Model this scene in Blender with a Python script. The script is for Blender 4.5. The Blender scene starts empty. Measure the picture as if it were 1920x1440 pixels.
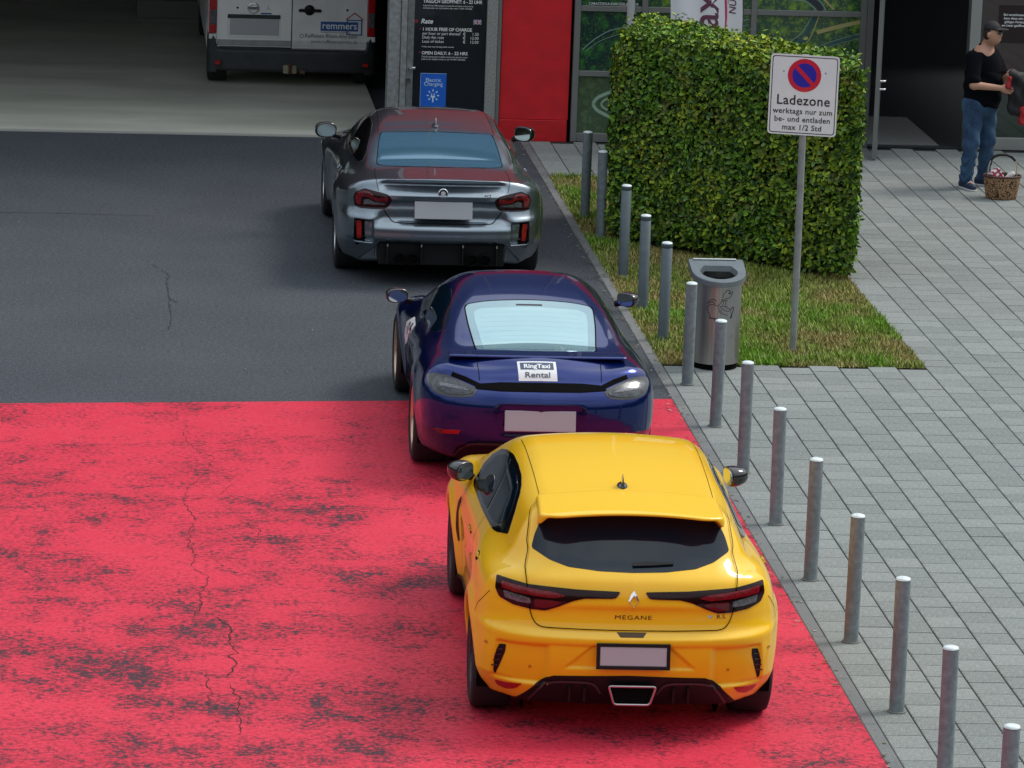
import bpy, bmesh, math, random, os
import numpy as np
from mathutils import Vector, Matrix, noise
from mathutils.bvhtree import BVHTree
from mathutils.geometry import delaunay_2d_cdt

random.seed(7)
rng = np.random.default_rng(7)
C = bpy.context.scene.collection
sc = bpy.context.scene
R = math.radians

# ------------------------------------------------------------------ camera
cam_d = bpy.data.cameras.new("camera")
cam_d.sensor_width = 36.0
cam_d.lens = 36.0 * 8343.43 / 1920.0
cam_d.clip_start = 0.5
cam_d.clip_end = 2000.0
cam = bpy.data.objects.new("camera", cam_d)
C.objects.link(cam)
PITCH, YAW, ROLL = 0.213514962, 0.100999792, 0.0362875574
fwd = Vector((math.sin(YAW) * math.cos(PITCH), math.cos(YAW) * math.cos(PITCH), -math.sin(PITCH)))
rgt = Vector((math.cos(YAW), -math.sin(YAW), 0.0))
upv = rgt.cross(fwd)
r2 = rgt * math.cos(ROLL) + upv * math.sin(ROLL)
u2 = -rgt * math.sin(ROLL) + upv * math.cos(ROLL)
m = Matrix(((r2.x, u2.x, -fwd.x, 0), (r2.y, u2.y, -fwd.y, 0), (r2.z, u2.z, -fwd.z, 0), (0, 0, 0, 1)))
m.translation = Vector((0, 0, 7.78662545))
cam.matrix_world = m
sc.camera = cam

# ------------------------------------------------------------------ sky, sun, exposure
SUN_EL, SUN_AZ = 50.0, 68.0        # degrees; azimuth measured from +Y towards +X
world = bpy.data.worlds.new("World")
sc.world = world
world.use_nodes = True
nt = world.node_tree
nt.nodes.clear()
wo = nt.nodes.new("ShaderNodeOutputWorld")
bg = nt.nodes.new("ShaderNodeBackground")
sky = nt.nodes.new("ShaderNodeTexSky")
sky.sky_type = 'NISHITA'
sky.sun_disc = False
sky.sun_elevation = R(SUN_EL)
sky.sun_rotation = R(SUN_AZ)
sky.air_density = 1.3
sky.dust_density = 3.0
sky.ozone_density = 1.6
# broken bright cloud over the blue
tc = nt.nodes.new("ShaderNodeTexCoord")
sep = nt.nodes.new("ShaderNodeSeparateXYZ")
nt.links.new(tc.outputs['Generated'], sep.inputs[0])
zc = nt.nodes.new("ShaderNodeMath"); zc.operation = 'MAXIMUM'; zc.inputs[1].default_value = 0.06
nt.links.new(sep.outputs[2], zc.inputs[0])
dx = nt.nodes.new("ShaderNodeMath"); dx.operation = 'DIVIDE'
dy = nt.nodes.new("ShaderNodeMath"); dy.operation = 'DIVIDE'
nt.links.new(sep.outputs[0], dx.inputs[0]); nt.links.new(zc.outputs[0], dx.inputs[1])
nt.links.new(sep.outputs[1], dy.inputs[0]); nt.links.new(zc.outputs[0], dy.inputs[1])
cmb = nt.nodes.new("ShaderNodeCombineXYZ")
nt.links.new(dx.outputs[0], cmb.inputs[0]); nt.links.new(dy.outputs[0], cmb.inputs[1])
cn = nt.nodes.new("ShaderNodeTexNoise")
cn.inputs['Scale'].default_value = 1.1
cn.inputs['Detail'].default_value = 7.0
cn.inputs['Roughness'].default_value = 0.55
nt.links.new(cmb.outputs[0], cn.inputs['Vector'])
cr = nt.nodes.new("ShaderNodeMapRange")
cr.inputs[1].default_value = 0.36; cr.inputs[2].default_value = 0.66
cr.inputs[3].default_value = 0.30; cr.inputs[4].default_value = 0.92
nt.links.new(cn.outputs[0], cr.inputs[0])
mixw = nt.nodes.new("ShaderNodeMix"); mixw.data_type = 'RGBA'
nt.links.new(cr.outputs[0], mixw.inputs[0])
nt.links.new(sky.outputs[0], mixw.inputs[6])
mixw.inputs[7].default_value = (8.7, 9.2, 9.5, 1)
zr = nt.nodes.new("ShaderNodeMapRange"); zr.inputs[1].default_value = 0.0; zr.inputs[2].default_value = 1.0
zr.inputs[3].default_value = 0.50; zr.inputs[4].default_value = 1.60
nt.links.new(sep.outputs[2], zr.inputs[0])
vm = nt.nodes.new("ShaderNodeVectorMath"); vm.operation = 'SCALE'
nt.links.new(mixw.outputs[2], vm.inputs[0]); nt.links.new(zr.outputs[0], vm.inputs['Scale'])
nt.links.new(vm.outputs[0], bg.inputs[0])
bg.inputs[1].default_value = 0.095
nt.links.new(bg.outputs[0], wo.inputs[0])

sd = bpy.data.lights.new("sun", 'SUN')
sd.energy = 1.5
sd.angle = R(18.0)
sd.color = (1.0, 0.96, 0.90)
sun = bpy.data.objects.new("sun", sd)
C.objects.link(sun)
sdir = Vector((math.sin(R(SUN_AZ)) * math.cos(R(SUN_EL)), math.cos(R(SUN_AZ)) * math.cos(R(SUN_EL)), math.sin(R(SUN_EL))))
sun.rotation_euler = sdir.to_track_quat('Z', 'Y').to_euler()
sun.location = (20, 30, 40)

sc.view_settings.view_transform = 'Standard'
sc.view_settings.look = 'None'
sc.view_settings.gamma = 1.0
sc.view_settings.use_curve_mapping = False
sc.view_settings.exposure = 0.35

# ------------------------------------------------------------------ materials
MATS = {}
def srgb(r, g, b):
    f = lambda c: (c / 255.0) / 12.92 if c / 255.0 <= 0.04045 else ((c / 255.0 + 0.055) / 1.055) ** 2.4
    return (f(r), f(g), f(b), 1.0)

def mat(name, col, rough=0.5, metal=0.0, coat=0.0, coat_rough=0.03, coat_ior=1.5, ior=1.5, emit=None, var=0.0, vscale=8.0, bump=0.0, bscale=40.0, spec=None, col2=None, aniso=None):
    """principled material with a little procedural colour variation and fine relief"""
    if name in MATS: return MATS[name]
    m = bpy.data.materials.new(name); m.use_nodes = True
    n = m.node_tree.nodes; l = m.node_tree.links
    b = n['Principled BSDF']
    if len(col) == 3: col = (*col, 1)
    b.inputs['Base Color'].default_value = col
    b.inputs['Roughness'].default_value = rough
    b.inputs['Metallic'].default_value = metal
    b.inputs['IOR'].default_value = ior
    b.inputs['Coat Weight'].default_value = coat
    b.inputs['Coat Roughness'].default_value = coat_rough
    b.inputs['Coat IOR'].default_value = coat_ior
    if spec is not None: b.inputs['Specular IOR Level'].default_value = spec
    if emit: b.inputs['Emission Color'].default_value = (*emit[:3], 1); b.inputs['Emission Strength'].default_value = emit[3]
    if var or col2 is not None or bump:
        t = n.new('ShaderNodeTexCoord')
    if var or col2 is not None:
        z = n.new('ShaderNodeTexNoise'); z.inputs['Scale'].default_value = vscale; z.inputs['Detail'].default_value = 6
        l.new(t.outputs['Object'], z.inputs['Vector'])
        mx = n.new('ShaderNodeMix'); mx.data_type = 'RGBA'
        if col2 is None:
            lo = [c * (1 - var) for c in col[:3]]; hi = [min(1, c * (1 + var)) for c in col[:3]]
        else:
            lo = col[:3]; hi = col2[:3]
        mr = n.new('ShaderNodeMapRange'); mr.inputs[1].default_value = .32; mr.inputs[2].default_value = .68
        l.new(z.outputs[0], mr.inputs[0]); l.new(mr.outputs[0], mx.inputs[0])
        mx.inputs[6].default_value = (*lo, 1); mx.inputs[7].default_value = (*hi, 1)
        l.new(mx.outputs[2], b.inputs['Base Color'])
    if bump:
        z2 = n.new('ShaderNodeTexNoise'); z2.inputs['Scale'].default_value = bscale; z2.inputs['Detail'].default_value = 4
        l.new(t.outputs['Object'], z2.inputs['Vector'])
        bp = n.new('ShaderNodeBump'); bp.inputs['Strength'].default_value = bump; bp.inputs['Distance'].default_value = .01
        l.new(z2.outputs[0], bp.inputs['Height']); l.new(bp.outputs[0], b.inputs['Normal'])
    MATS[name] = m
    return m

# ------------------------------------------------------------------ object helpers
def tag(o, label=None, cat=None, group=None, kind=None):
    if label: o['label'] = label
    if cat: o['category'] = cat
    if group: o['group'] = group
    if kind: o['kind'] = kind
    return o

def empty(name, loc, rz=0.0, label=None, cat=None, group=None):
    o = bpy.data.objects.new(name, None); C.objects.link(o)
    o.location = loc; o.rotation_euler = (0, 0, rz); o.empty_display_size = .2
    return tag(o, label, cat, group)

def link_mesh(name, me, material=None, parent=None, smooth=False):
    if material is not None:
        me.materials.clear()
        for mm in (material if isinstance(material, (list, tuple)) else [material]): me.materials.append(mm)
    if smooth:
        me.polygons.foreach_set('use_smooth', [True] * len(me.polygons))
    o = bpy.data.objects.new(name, me); C.objects.link(o)
    if parent is not None: o.parent = parent
    return o

def mesh(name, verts, faces, material=None, parent=None, smooth=False):
    me = bpy.data.meshes.new(name)
    me.from_pydata([tuple(v) for v in verts], [], [tuple(f) for f in faces])
    me.update()
    return link_mesh(name, me, material, parent, smooth)

class MB:
    """collects primitives of one part"""
    def __init__(s): s.v = []; s.f = []; s.mi = []; s.sm = []
    def add(s, v, f, mi=0, sm=False):
        o = len(s.v); s.v += [tuple(p) for p in v]; s.f += [tuple(i + o for i in q) for q in f]
        s.mi += [mi] * len(f); s.sm += [sm] * len(f); return s
    def box(s, x0, x1, y0, y1, z0, z1, b=0.0, mi=0, M=None):
        if b <= 0:
            v = [(x, y, z) for z in (z0, z1) for y in (y0, y1) for x in (x0, x1)]
            f = [(0, 2, 3, 1), (4, 5, 7, 6), (0, 1, 5, 4), (2, 6, 7, 3), (0, 4, 6, 2), (1, 3, 7, 5)]
        else:
            v = []
            for z, i in ((z0, b), (z0 + b, 0), (z1 - b, 0), (z1, b)):
                c = b
                v += [(x0 + i, y0 + c + i * 0, z), (x0 + c, y0 + i, z), (x1 - c, y0 + i, z), (x1 - i, y0 + c, z),
                      (x1 - i, y1 - c, z), (x1 - c, y1 - i, z), (x0 + c, y1 - i, z), (x0 + i, y1 - c, z)]
            f = [tuple(range(7, -1, -1)), tuple(range(24, 32))]
            for k in range(3):
                for j in range(8):
                    a = k * 8 + j; c2 = k * 8 + (j + 1) % 8
                    f.append((a, c2, c2 + 8, a + 8))
        if M is not None: v = [tuple(M @ Vector(p)) for p in v]
        return s.add(v, f, mi)
    def tube(s, pts, r, n=10, cap=True, mi=0, sm=True, closed=False):
        pts = [Vector(p) for p in pts]; rr = r if hasattr(r, '__len__') else [r] * len(pts)
        v = []; f = []; prev = None; N = len(pts)
        for i, p in enumerate(pts):
            if closed: t = (pts[(i + 1) % N] - pts[i - 1])
            else: t = (pts[min(i + 1, N - 1)] - pts[max(i - 1, 0)])
            t.normalize()
            if prev is None:
                a = Vector((0, 0, 1)) if abs(t.z) < .9 else Vector((1, 0, 0))
                prev = t.cross(a).normalized()
            u = (prev - t * prev.dot(t)).normalized(); prev = u; w = t.cross(u)
            for k in range(n):
                an = 2 * math.pi * k / n
                v.append(p + (u * math.cos(an) + w * math.sin(an)) * rr[i])
        for i in range(N - (0 if closed else 1)):
            j = (i + 1) % N
            for k in range(n):
                f.append((i * n + k, i * n + (k + 1) % n, j * n + (k + 1) % n, j * n + k))
        s.add(v, f, mi, sm)
        if cap and not closed:
            s.add([v[k] for k in range(n)], [tuple(range(n - 1, -1, -1))], mi)
            s.add([v[(N - 1) * n + k] for k in range(n)], [tuple(range(n))], mi)
        return s
    def lathe(s, prof, n=32, axis='z', c=(0, 0, 0), mi=0, sm=True, cap=False):
        v = []; f = []
        for (r, h) in prof:
            for k in range(n):
                a = 2 * math.pi * k / n; x, y = r * math.cos(a), r * math.sin(a)
                if axis == 'z': p = (c[0] + x, c[1] + y, c[2] + h)
                elif axis == 'x': p = (c[0] + h, c[1] + x, c[2] + y)
                else: p = (c[0] + x, c[1] + h, c[2] + y)
                v.append(p)
        for i in range(len(prof) - 1):
            for k in range(n):
                f.append((i * n + k, i * n + (k + 1) % n, (i + 1) * n + (k + 1) % n, (i + 1) * n + k))
        if cap:
            f.append(tuple(range(n - 1, -1, -1))); f.append(tuple((len(prof) - 1) * n + k for k in range(n)))
        return s.add(v, f, mi, sm)
    def prism(s, poly, d0, d1, plane='xz', mi=0):
        """extrude 2-D outline between two depths"""
        n = len(poly)
        def P(a, b, d):
            return {'xz': (a, d, b), 'xy': (a, b, d), 'yz': (d, a, b)}[plane]
        v = [P(a, b, d0) for a, b in poly] + [P(a, b, d1) for a, b in poly]
        f = [tuple(range(n)), tuple(range(2 * n - 1, n - 1, -1))] + [(i, i + n, (i + 1) % n + n, (i + 1) % n) for i in range(n)]
        return s.add(v, f, mi)
    def build(s, name, material, parent=None, fix=True):
        me = bpy.data.meshes.new(name)
        me.from_pydata(s.v, [], s.f)
        for i, p in enumerate(me.polygons):
            p.material_index = s.mi[i]; p.use_smooth = s.sm[i]
        if fix:
            bm = bmesh.new(); bm.from_mesh(me); bmesh.ops.recalc_face_normals(bm, faces=bm.faces); bm.to_mesh(me); bm.free()
        me.update()
        return link_mesh(name, me, material, parent)

def dup_tree(o, parent=None, loc=None, rz=None):
    c = o.copy(); C.objects.link(c)
    if parent is not None: c.parent = parent
    if loc is not None: c.location = loc
    if rz is not None: c.rotation_euler = (0, 0, rz)
    for ch in list(o.children): dup_tree(ch, c)
    return c

def text_mesh(name, body, size, M, material, parent=None, align='LEFT', bold=0.0, shear=0.0, sx=1.0, ext=0.0006, space=1.0):
    """raised lettering as real geometry; M maps x right, y up, z out of the surface"""
    cu = bpy.data.curves.new(name, 'FONT'); cu.body = body; cu.size = size; cu.align_x = align
    cu.extrude = ext; cu.offset = bold * size; cu.shear = shear; cu.space_character = space; cu.resolution_u = 3
    o = bpy.data.objects.new(name, cu); C.objects.link(o)
    dg = bpy.context.evaluated_depsgraph_get()
    me = bpy.data.meshes.new_from_object(o.evaluated_get(dg))
    bpy.data.objects.remove(o); bpy.data.curves.remove(cu)
    me.transform(Matrix.Diagonal((sx, 1, 1, 1))); me.transform(M)
    me.name = name
    return link_mesh(name, me, material, parent)

def frameM(o, right, up):
    right = Vector(right).normalized(); up = Vector(up).normalized(); n = right.cross(up)
    M = Matrix((right, up, n)).transposed().to_4x4(); M.translation = Vector(o); return M
# ------------------------------------------------------------------ car body engine: smooth implicit shapes meshed with surface nets
def smax(a, b, k):
    h = np.maximum(k - np.abs(a - b), 0) / k
    return np.maximum(a, b) + h * h * k * .25
def smin(a, b, k): return -smax(-a, -b, k)
def sstep(a, b, x):
    t = np.clip((x - a) / (b - a), 0, 1); return t * t * (3 - 2 * t)
def curve(pts):
    """smooth monotone-ish curve through points, returns fast lookup"""
    p = np.array(pts, float); x, y = p[:, 0], p[:, 1]
    d = np.diff(y) / np.diff(x); m = np.empty(len(x)); m[0], m[-1] = d[0], d[-1]
    h = np.diff(x)
    m[1:-1] = (d[:-1] * h[1:] + d[1:] * h[:-1]) / (h[1:] + h[:-1])
    xs = np.linspace(x[0], x[-1], 1500); i = np.clip(np.searchsorted(x, xs) - 1, 0, len(h) - 1)
    t = (xs - x[i]) / h[i]
    ys = (2 * t**3 - 3 * t**2 + 1) * y[i] + (t**3 - 2 * t**2 + t) * h[i] * m[i] + (-2 * t**3 + 3 * t**2) * y[i + 1] + (t**3 - t**2) * h[i] * m[i + 1]
    s0, s1 = m[0], m[-1]
    def f(q):
        r = np.interp(q, xs, ys)
        r = r + np.where(q < xs[0], (q - xs[0]) * s0, 0) + np.where(q > xs[-1], (q - xs[-1]) * s1, 0)
        return r
    return f
def bump(a, b, s, x):      # 1 between a and b, soft edges of width s
    return sstep(a - s, a + s, x) * (1 - sstep(b - s, b + s, x))

def grad(f, P, e=.006):
    g = np.empty_like(P)
    for k in range(3):
        d = np.zeros(3); d[k] = e
        g[:, k] = (f(*(P + d).T) - f(*(P - d).T)) / (2 * e)
    return g
def settle(f, P, it=4, lim=.01):
    P = P.copy()
    for _ in range(it):
        v = f(*P.T); g = grad(f, P)
        s = -g * (v / np.maximum((g * g).sum(1), .05))[:, None]
        n = np.linalg.norm(s, axis=1, keepdims=True)
        P += s * np.minimum(1, lim / np.maximum(n, 1e-9))
    return P
def normals(f, P):
    g = grad(f, P); return g / np.maximum(np.linalg.norm(g, axis=1, keepdims=True), 1e-9)

def nets(f, lo, hi, h, sym=True):
    """surface nets of f=0 in the box; when sym, f is evaluated for x>=0 and mirrored"""
    if sym:
        nx = int(math.ceil(hi[0] / h)); X = (np.arange(nx) + .5) * h
    else:
        X = np.arange(lo[0], hi[0] + h, h)
    Y = np.arange(lo[1], hi[1] + h, h); Z = np.arange(lo[2], hi[2] + h, h)
    gx, gy, gz = np.meshgrid(X, Y, Z, indexing='ij', sparse=True)
    V = np.broadcast_to(f(gx, gy, gz), (len(X), len(Y), len(Z)))
    if sym:
        V = np.concatenate([V[::-1], V], 0); X = np.concatenate([-X[::-1], X])
    S = V < 0
    c = S[:-1, :-1, :-1].astype(np.int8)
    for a, b_, d in ((1, 0, 0), (0, 1, 0), (0, 0, 1), (1, 1, 0), (1, 0, 1), (0, 1, 1), (1, 1, 1)):
        c = c + S[a:S.shape[0] - 1 + a, b_:S.shape[1] - 1 + b_, d:S.shape[2] - 1 + d]
    mix = (c > 0) & (c < 8)
    idx = -np.ones(mix.shape, np.int64); ii = np.argwhere(mix); idx[mix] = np.arange(len(ii))
    P = np.stack([X[ii[:, 0]], Y[ii[:, 1]], Z[ii[:, 2]]], 1) + h / 2
    quads = []
    for ax in range(3):
        A = S if ax == 0 else S
        sl0 = [slice(None)] * 3; sl1 = [slice(None)] * 3; sl0[ax] = slice(0, -1); sl1[ax] = slice(1, None)
        d = A[tuple(sl0)] != A[tuple(sl1)]
        e = np.argwhere(d); o = [k for k in range(3) if k != ax]
        ok = (e[:, o[0]] > 0) & (e[:, o[1]] > 0) & (e[:, o[0]] < S.shape[o[0]] - 1) & (e[:, o[1]] < S.shape[o[1]] - 1)
        e = e[ok]
        s0 = S[e[:, 0], e[:, 1], e[:, 2]]
        def cell(du, dv):
            q = e.copy(); q[:, o[0]] -= du; q[:, o[1]] -= dv
            return idx[q[:, 0], q[:, 1], q[:, 2]]
        q = np.stack([cell(1, 1), cell(0, 1), cell(0, 0), cell(1, 0)], 1)
        flip = s0 if ax != 1 else ~s0
        q[~flip] = q[~flip][:, ::-1]
        quads.append(q)
    Q = np.concatenate(quads); Q = Q[(Q >= 0).all(1)]
    if sym:
        fs = lambda x, y, z: f(np.abs(x), y, z)
    else: fs = f
    P = settle(fs, P, 4, h * .7)
    return P, Q, fs

def fast_mesh(name, P, Q, material, parent, smooth=True):
    me = bpy.data.meshes.new(name)
    me.vertices.add(len(P)); me.vertices.foreach_set('co', P.astype(np.float32).ravel())
    me.loops.add(Q.size); me.loops.foreach_set('vertex_index', Q.astype(np.int32).ravel())
    me.polygons.add(len(Q)); k = Q.shape[1]
    me.polygons.foreach_set('loop_start', np.arange(0, Q.size, k, dtype=np.int32))
    me.update(calc_edges=True); me.validate()
    if smooth: me.polygons.foreach_set('use_smooth', np.ones(len(me.polygons), bool))
    return link_mesh(name, me, material, parent)

def blob(name, f, lo, hi, h, material, parent, sym=False):
    P, Q, fs = nets(f, lo, hi, h, sym)
    return fast_mesh(name, P, Q, material, parent)

class Body:
    """implicit body + ray casting so that trim sits exactly on the skin"""
    def __init__(s, f, lo, hi, h, material, parent, name='body'):
        s.P, s.Q, s.f = nets(f, lo, hi, h, True)
        s.parent = parent
        s.obj = fast_mesh(name, s.P, s.Q, material, parent)
        s.obj.data.normals_split_custom_set_from_vertices(normals(s.f, s.P).tolist())
        s.bvh = BVHTree.FromPolygons(s.P.tolist(), s.Q.tolist())
    def hit(s, o, d):
        r = s.bvh.ray_cast(Vector(o), Vector(d).normalized(), 20)
        return r[0]
    def patch(s, name, pts, d, material, off=.004, skirt=.012, step=.03, parent=None, off_fn=None, mirror=False, smooth=True, holes=None, corner=0):  # most trim outlines traced in image pixels, cast onto the body, baked as metres
        """pts: outline as rough 3-D points; it is projected along d on to the skin, lifted by off and given a rim"""
        d = Vector(d).normalized()
        if mirror:
            pts = [(-p[0], p[1], p[2]) for p in pts]; d = Vector((-d.x, d.y, d.z))
        ref = Vector((0, 0, 1)) if abs(d.z) < .8 else Vector((0, 1, 0))
        u = d.cross(ref).normalized(); w = u.cross(d).normalized()
        P2 = [(u.dot(Vector(p)), w.dot(Vector(p))) for p in pts]
        if corner: P2 = round_poly(P2, corner)
        bd = []
        for i in range(len(P2)):
            a, b = Vector(P2[i]), Vector(P2[(i + 1) % len(P2)]); n = max(1, int(math.ceil((b - a).length / step)))
            bd += [a.lerp(b, k / n) for k in range(n)]
        xs = [p[0] for p in bd]; ys = [p[1] for p in bd]
        inner = []
        gx = np.arange(min(xs) + step / 2, max(xs), step); gy = np.arange(min(ys) + step / 2, max(ys), step)
        nb = len(bd)
        B = np.array([[p[0], p[1]] for p in bd])
        for a in gx:
            for b in gy:
                # inside test + clearance
                x1, y1 = B[:, 0], B[:, 1]; x2, y2 = np.roll(x1, -1), np.roll(y1, -1)
                c = ((y1 > b) != (y2 > b)) & (a < (x2 - x1) * (b - y1) / np.where(y2 == y1, 1e-9, y2 - y1) + x1)
                if c.sum() % 2 == 1 and ((B - (a, b)) ** 2).sum(1).min() > (step * .45) ** 2: inner.append(Vector((a, b)))
        r = delaunay_2d_cdt(bd + inner, [], [list(range(nb))], 1, 1e-6)
        v2, ed, fc = r[0], r[1], r[2]
        P = []; last = None
        for p in v2:
            o = u * p[0] + w * p[1] - d * 6
            q = s.bvh.ray_cast(o, d, 20)[0]
            if q is None:
                q = s.bvh.find_nearest(o + d * 6 if last is None else Vector((u * p[0] + w * p[1] + d * (last.dot(d)))))[0]
            last = q; P.append(q)
        P = settle(s.f, np.array([tuple(q) for q in P]), 3, .01); N = normals(s.f, P)
        o_ = off if off_fn is None else np.array([off_fn(*q) for q in P])[:, None]
        T = P + N * o_
        # boundary edges
        cnt = {}
        for f_ in fc:
            for i in range(len(f_)):
                e = (f_[i], f_[(i + 1) % len(f_)]); cnt[tuple(sorted(e))] = cnt.get(tuple(sorted(e)), []) + [e]
        be = [x[0] for x in cnt.values() if len(x) == 1]
        verts = T.tolist(); faces = [list(f_) for f_ in fc]; mp = {}; nrm = N.tolist()
        for e in be:
            for q in e:
                if q not in mp:
                    mp[q] = len(verts); verts.append(T[q].tolist()); verts.append((T[q] - N[q] * skirt).tolist())
                    out = T[q] - T.mean(0); out = out - N[q] * out.dot(N[q]); out = out / max(np.linalg.norm(out), 1e-9)
                    nb_ = (out * .8 + N[q] * .6).tolist(); nrm += [nb_, out.tolist()]
        skf = [[mp[e[1]], mp[e[0]], mp[e[0]] + 1, mp[e[1]] + 1] for e in be]
        f0 = faces[0]; nn = (Vector(T[f0[1]]) - Vector(T[f0[0]])).cross(Vector(T[f0[2]]) - Vector(T[f0[0]]))
        if nn.dot(Vector(N[f0[0]])) < 0:
            faces = [f_[::-1] for f_ in faces]; skf = [f_[::-1] for f_ in skf]
        me = bpy.data.meshes.new(name); me.from_pydata(verts, [], faces + skf); me.update()
        me.polygons.foreach_set('use_smooth', [True] * len(me.polygons))
        me.normals_split_custom_set_from_vertices(nrm)
        o = link_mesh(name, me, material, parent or s.parent)
        return o
    def seam(s, name, pts, d, material, w=.005, off=.0012, parent=None, mirror=False, closed=False, rad=None):
        """narrow gap line lying on the skin through 3-D points"""
        d = Vector(d).normalized()
        if mirror:
            pts = [(-p[0], p[1], p[2]) for p in pts]; d = Vector((-d.x, d.y, d.z))
        pp = smooth_line([Vector(p) for p in pts], .015)
        Q = []
        for p in pp:
            q = s.bvh.ray_cast(p - d * 6, d, 20)[0]
            Q.append(tuple(q if q is not None else p))
        P = settle(s.f, np.array(Q), 2, .01); N = normals(s.f, P)
        T = np.gradient(P, axis=0); T /= np.maximum(np.linalg.norm(T, axis=1, keepdims=True), 1e-9)
        S = np.cross(N, T); 
        A = P + N * off + S * w / 2; B = P + N * off - S * w / 2
        n = len(P); V = np.concatenate([A, B]); F = np.array([[i, i + n, i + 1 + n, i + 1] for i in range(n - 1)])
        return fast_mesh(name, V, F, material, parent or s.parent)

def smooth_line(pts, step):
    if len(pts) == 2:
        n = max(2, int((pts[1] - pts[0]).length / step)); return [pts[0].lerp(pts[1], i / n) for i in range(n + 1)]
    out = []
    for i in range(len(pts) - 1):
        p0 = pts[max(i - 1, 0)]; p1 = pts[i]; p2 = pts[i + 1]; p3 = pts[min(i + 2, len(pts) - 1)]
        n = max(1, int((p2 - p1).length / step))
        for k in range(n):
            t = k / n
            a = p1; m1 = (p2 - p0) * .35; m2 = (p3 - p1) * .35
            out.append(p1 * (2 * t**3 - 3 * t**2 + 1) + m1 * (t**3 - 2 * t**2 + t) + p2 * (-2 * t**3 + 3 * t**2) + m2 * (t**3 - t**2))
    out.append(pts[-1]); return out

def round_poly(P, r, n=4):
    out = []
    for i in range(len(P)):
        a, b, c = Vector(P[i - 1]), Vector(P[i]), Vector(P[(i + 1) % len(P)])
        ra = min(r, (a - b).length * .45); rc = min(r, (c - b).length * .45)
        p, q = b + (a - b).normalized() * ra, b + (c - b).normalized() * rc
        for k in range(n + 1):
            t = k / n; out.append(p.lerp(b, t).lerp(b.lerp(q, t), t))
    return out

def sym_poly(half):
    """outline given for x>=0 from centre line round to centre line -> full outline"""
    return [tuple(p) for p in half] + [(-p[0], p[1], p[2]) for p in reversed(half) if abs(p[0]) > 1e-6]

# ------------------------------------------------------------------ wheels
def make_wheel(parent, x, y, r, w, rim_mat, side, spokes=10, rim_r=None, lean=0):
    """side: -1 left, +1 right; tyre and rim as parts of the wheel"""
    rim_r = rim_r or r * .74
    we = bpy.data.objects.new('wheel', None); C.objects.link(we); we.parent = parent; we.location = (x, y, r)
    t = MB()
    s = side
    prof = [(rim_r, -w * .44), (r * .86, -w * .52), (r * .965, -w * .47), (r * .995, -w * .38), (r, -w * .2), (r, w * .2), (r * .995, w * .38), (r * .965, w * .47), (r * .86, w * .52), (rim_r, w * .44)]
    t.lathe([(a, b) for a, b in prof], 48, 'x')
    # tread grooves are raised ribs
    t.build('tyre', mat('tyre_rubber', (.012, .012, .013), .75, bump=.3, bscale=60), we)
    q = MB(); o = w * .47 * s
    q.lathe([(rim_r + .004, o * .98), (rim_r - .006, o), (rim_r - .02, o * .96), (rim_r - .03, o * .5), (rim_r - .035, -o * .9)], 48, 'x')
    for k in range(spokes):
        a = 2 * math.pi * k / spokes
        for da in (-.09, .09):
            c1, s1 = math.cos(a + da * .4), math.sin(a + da * .4); c2, s2 = math.cos(a + da * 1.6), math.sin(a + da * 1.6)
            r0, r1 = .045, rim_r - .012
            wd = .011
            p = []
            for (cc, ss, rr, oo) in ((c1, s1, r0, o * .72), (c2, s2, r1, o * .90)):
                for e in (-wd, wd):
                    p.append((oo, cc * rr - ss * e, ss * rr + cc * e)); p.append((oo - .03 * s, cc * rr - ss * e, ss * rr + cc * e))
            q.add(p, [(0, 2, 6, 4), (1, 5, 7, 3), (0, 4, 5, 1), (2, 3, 7, 6)])
    q.lathe([(0.001, o * .82), (.035, o * .82), (.055, o * .76), (.06, o * .5)], 20, 'x')
    q.build('rim', rim_mat, we)
    dsc = MB(); dsc.lathe([(.001, o * .15), (rim_r * .78, o * .15), (rim_r * .78, o * .0), (.001, 0)], 32, 'x')
    dsc.build('brake_disc', mat('brake_steel', (.22, .21, .2), .35, .9), we)
    return we

def plate(parent, x, y, z, w, h, tilt=0, frame=None, m=None, name='licence_plate', zrot=0):
    b = MB(); b.box(-w / 2, w / 2, -.004, .004, -h / 2, h / 2, .004)
    o = b.build(name, m or mat('plate_grey', (.235, .27, .285), .55, spec=.1), parent)
    o.location = (x, y, z); o.rotation_euler = (tilt, 0, zrot)
    if frame:
        f = MB()
        for (a0, a1, c0, c1) in ((-w / 2 - frame, w / 2 + frame, -h / 2 - frame, -h / 2), (-w / 2 - frame, w / 2 + frame, h / 2, h / 2 + frame), (-w / 2 - frame, -w / 2, -h / 2, h / 2), (w / 2, w / 2 + frame, -h / 2, h / 2)):
            f.box(a0, a1, -.008, .012, c0, c1, .002)
        f.build('plate_holder', mat('black_plastic', (.012, .012, .013), .45), o)
    return o

def skin_text(B, name, body, size, o, d, right, up, material, parent=None, align='CENTER', bold=0.0, shear=0.0, sx=1.0, off=.003, space=1.0):
    """lettering that follows the car skin"""
    ob = text_mesh(name, body, size, Matrix.Identity(4), material, parent or B.parent, align, bold, shear, sx, 0.0, space)
    me = ob.data; right = Vector(right).normalized(); up = Vector(up).normalized(); d = Vector(d).normalized(); o = Vector(o)
    pts = []
    for v in me.vertices:
        p = o + right * v.co.x + up * v.co.y
        q = B.bvh.ray_cast(p - d * 3, d, 10)[0]
        pts.append(tuple(q if q is not None else p))
    P = settle(B.f, np.array(pts), 2, .01); N = normals(B.f, P); P = P + N * off
    for v, p in zip(me.vertices, P): v.co = p
    me.update()
    return ob

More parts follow.
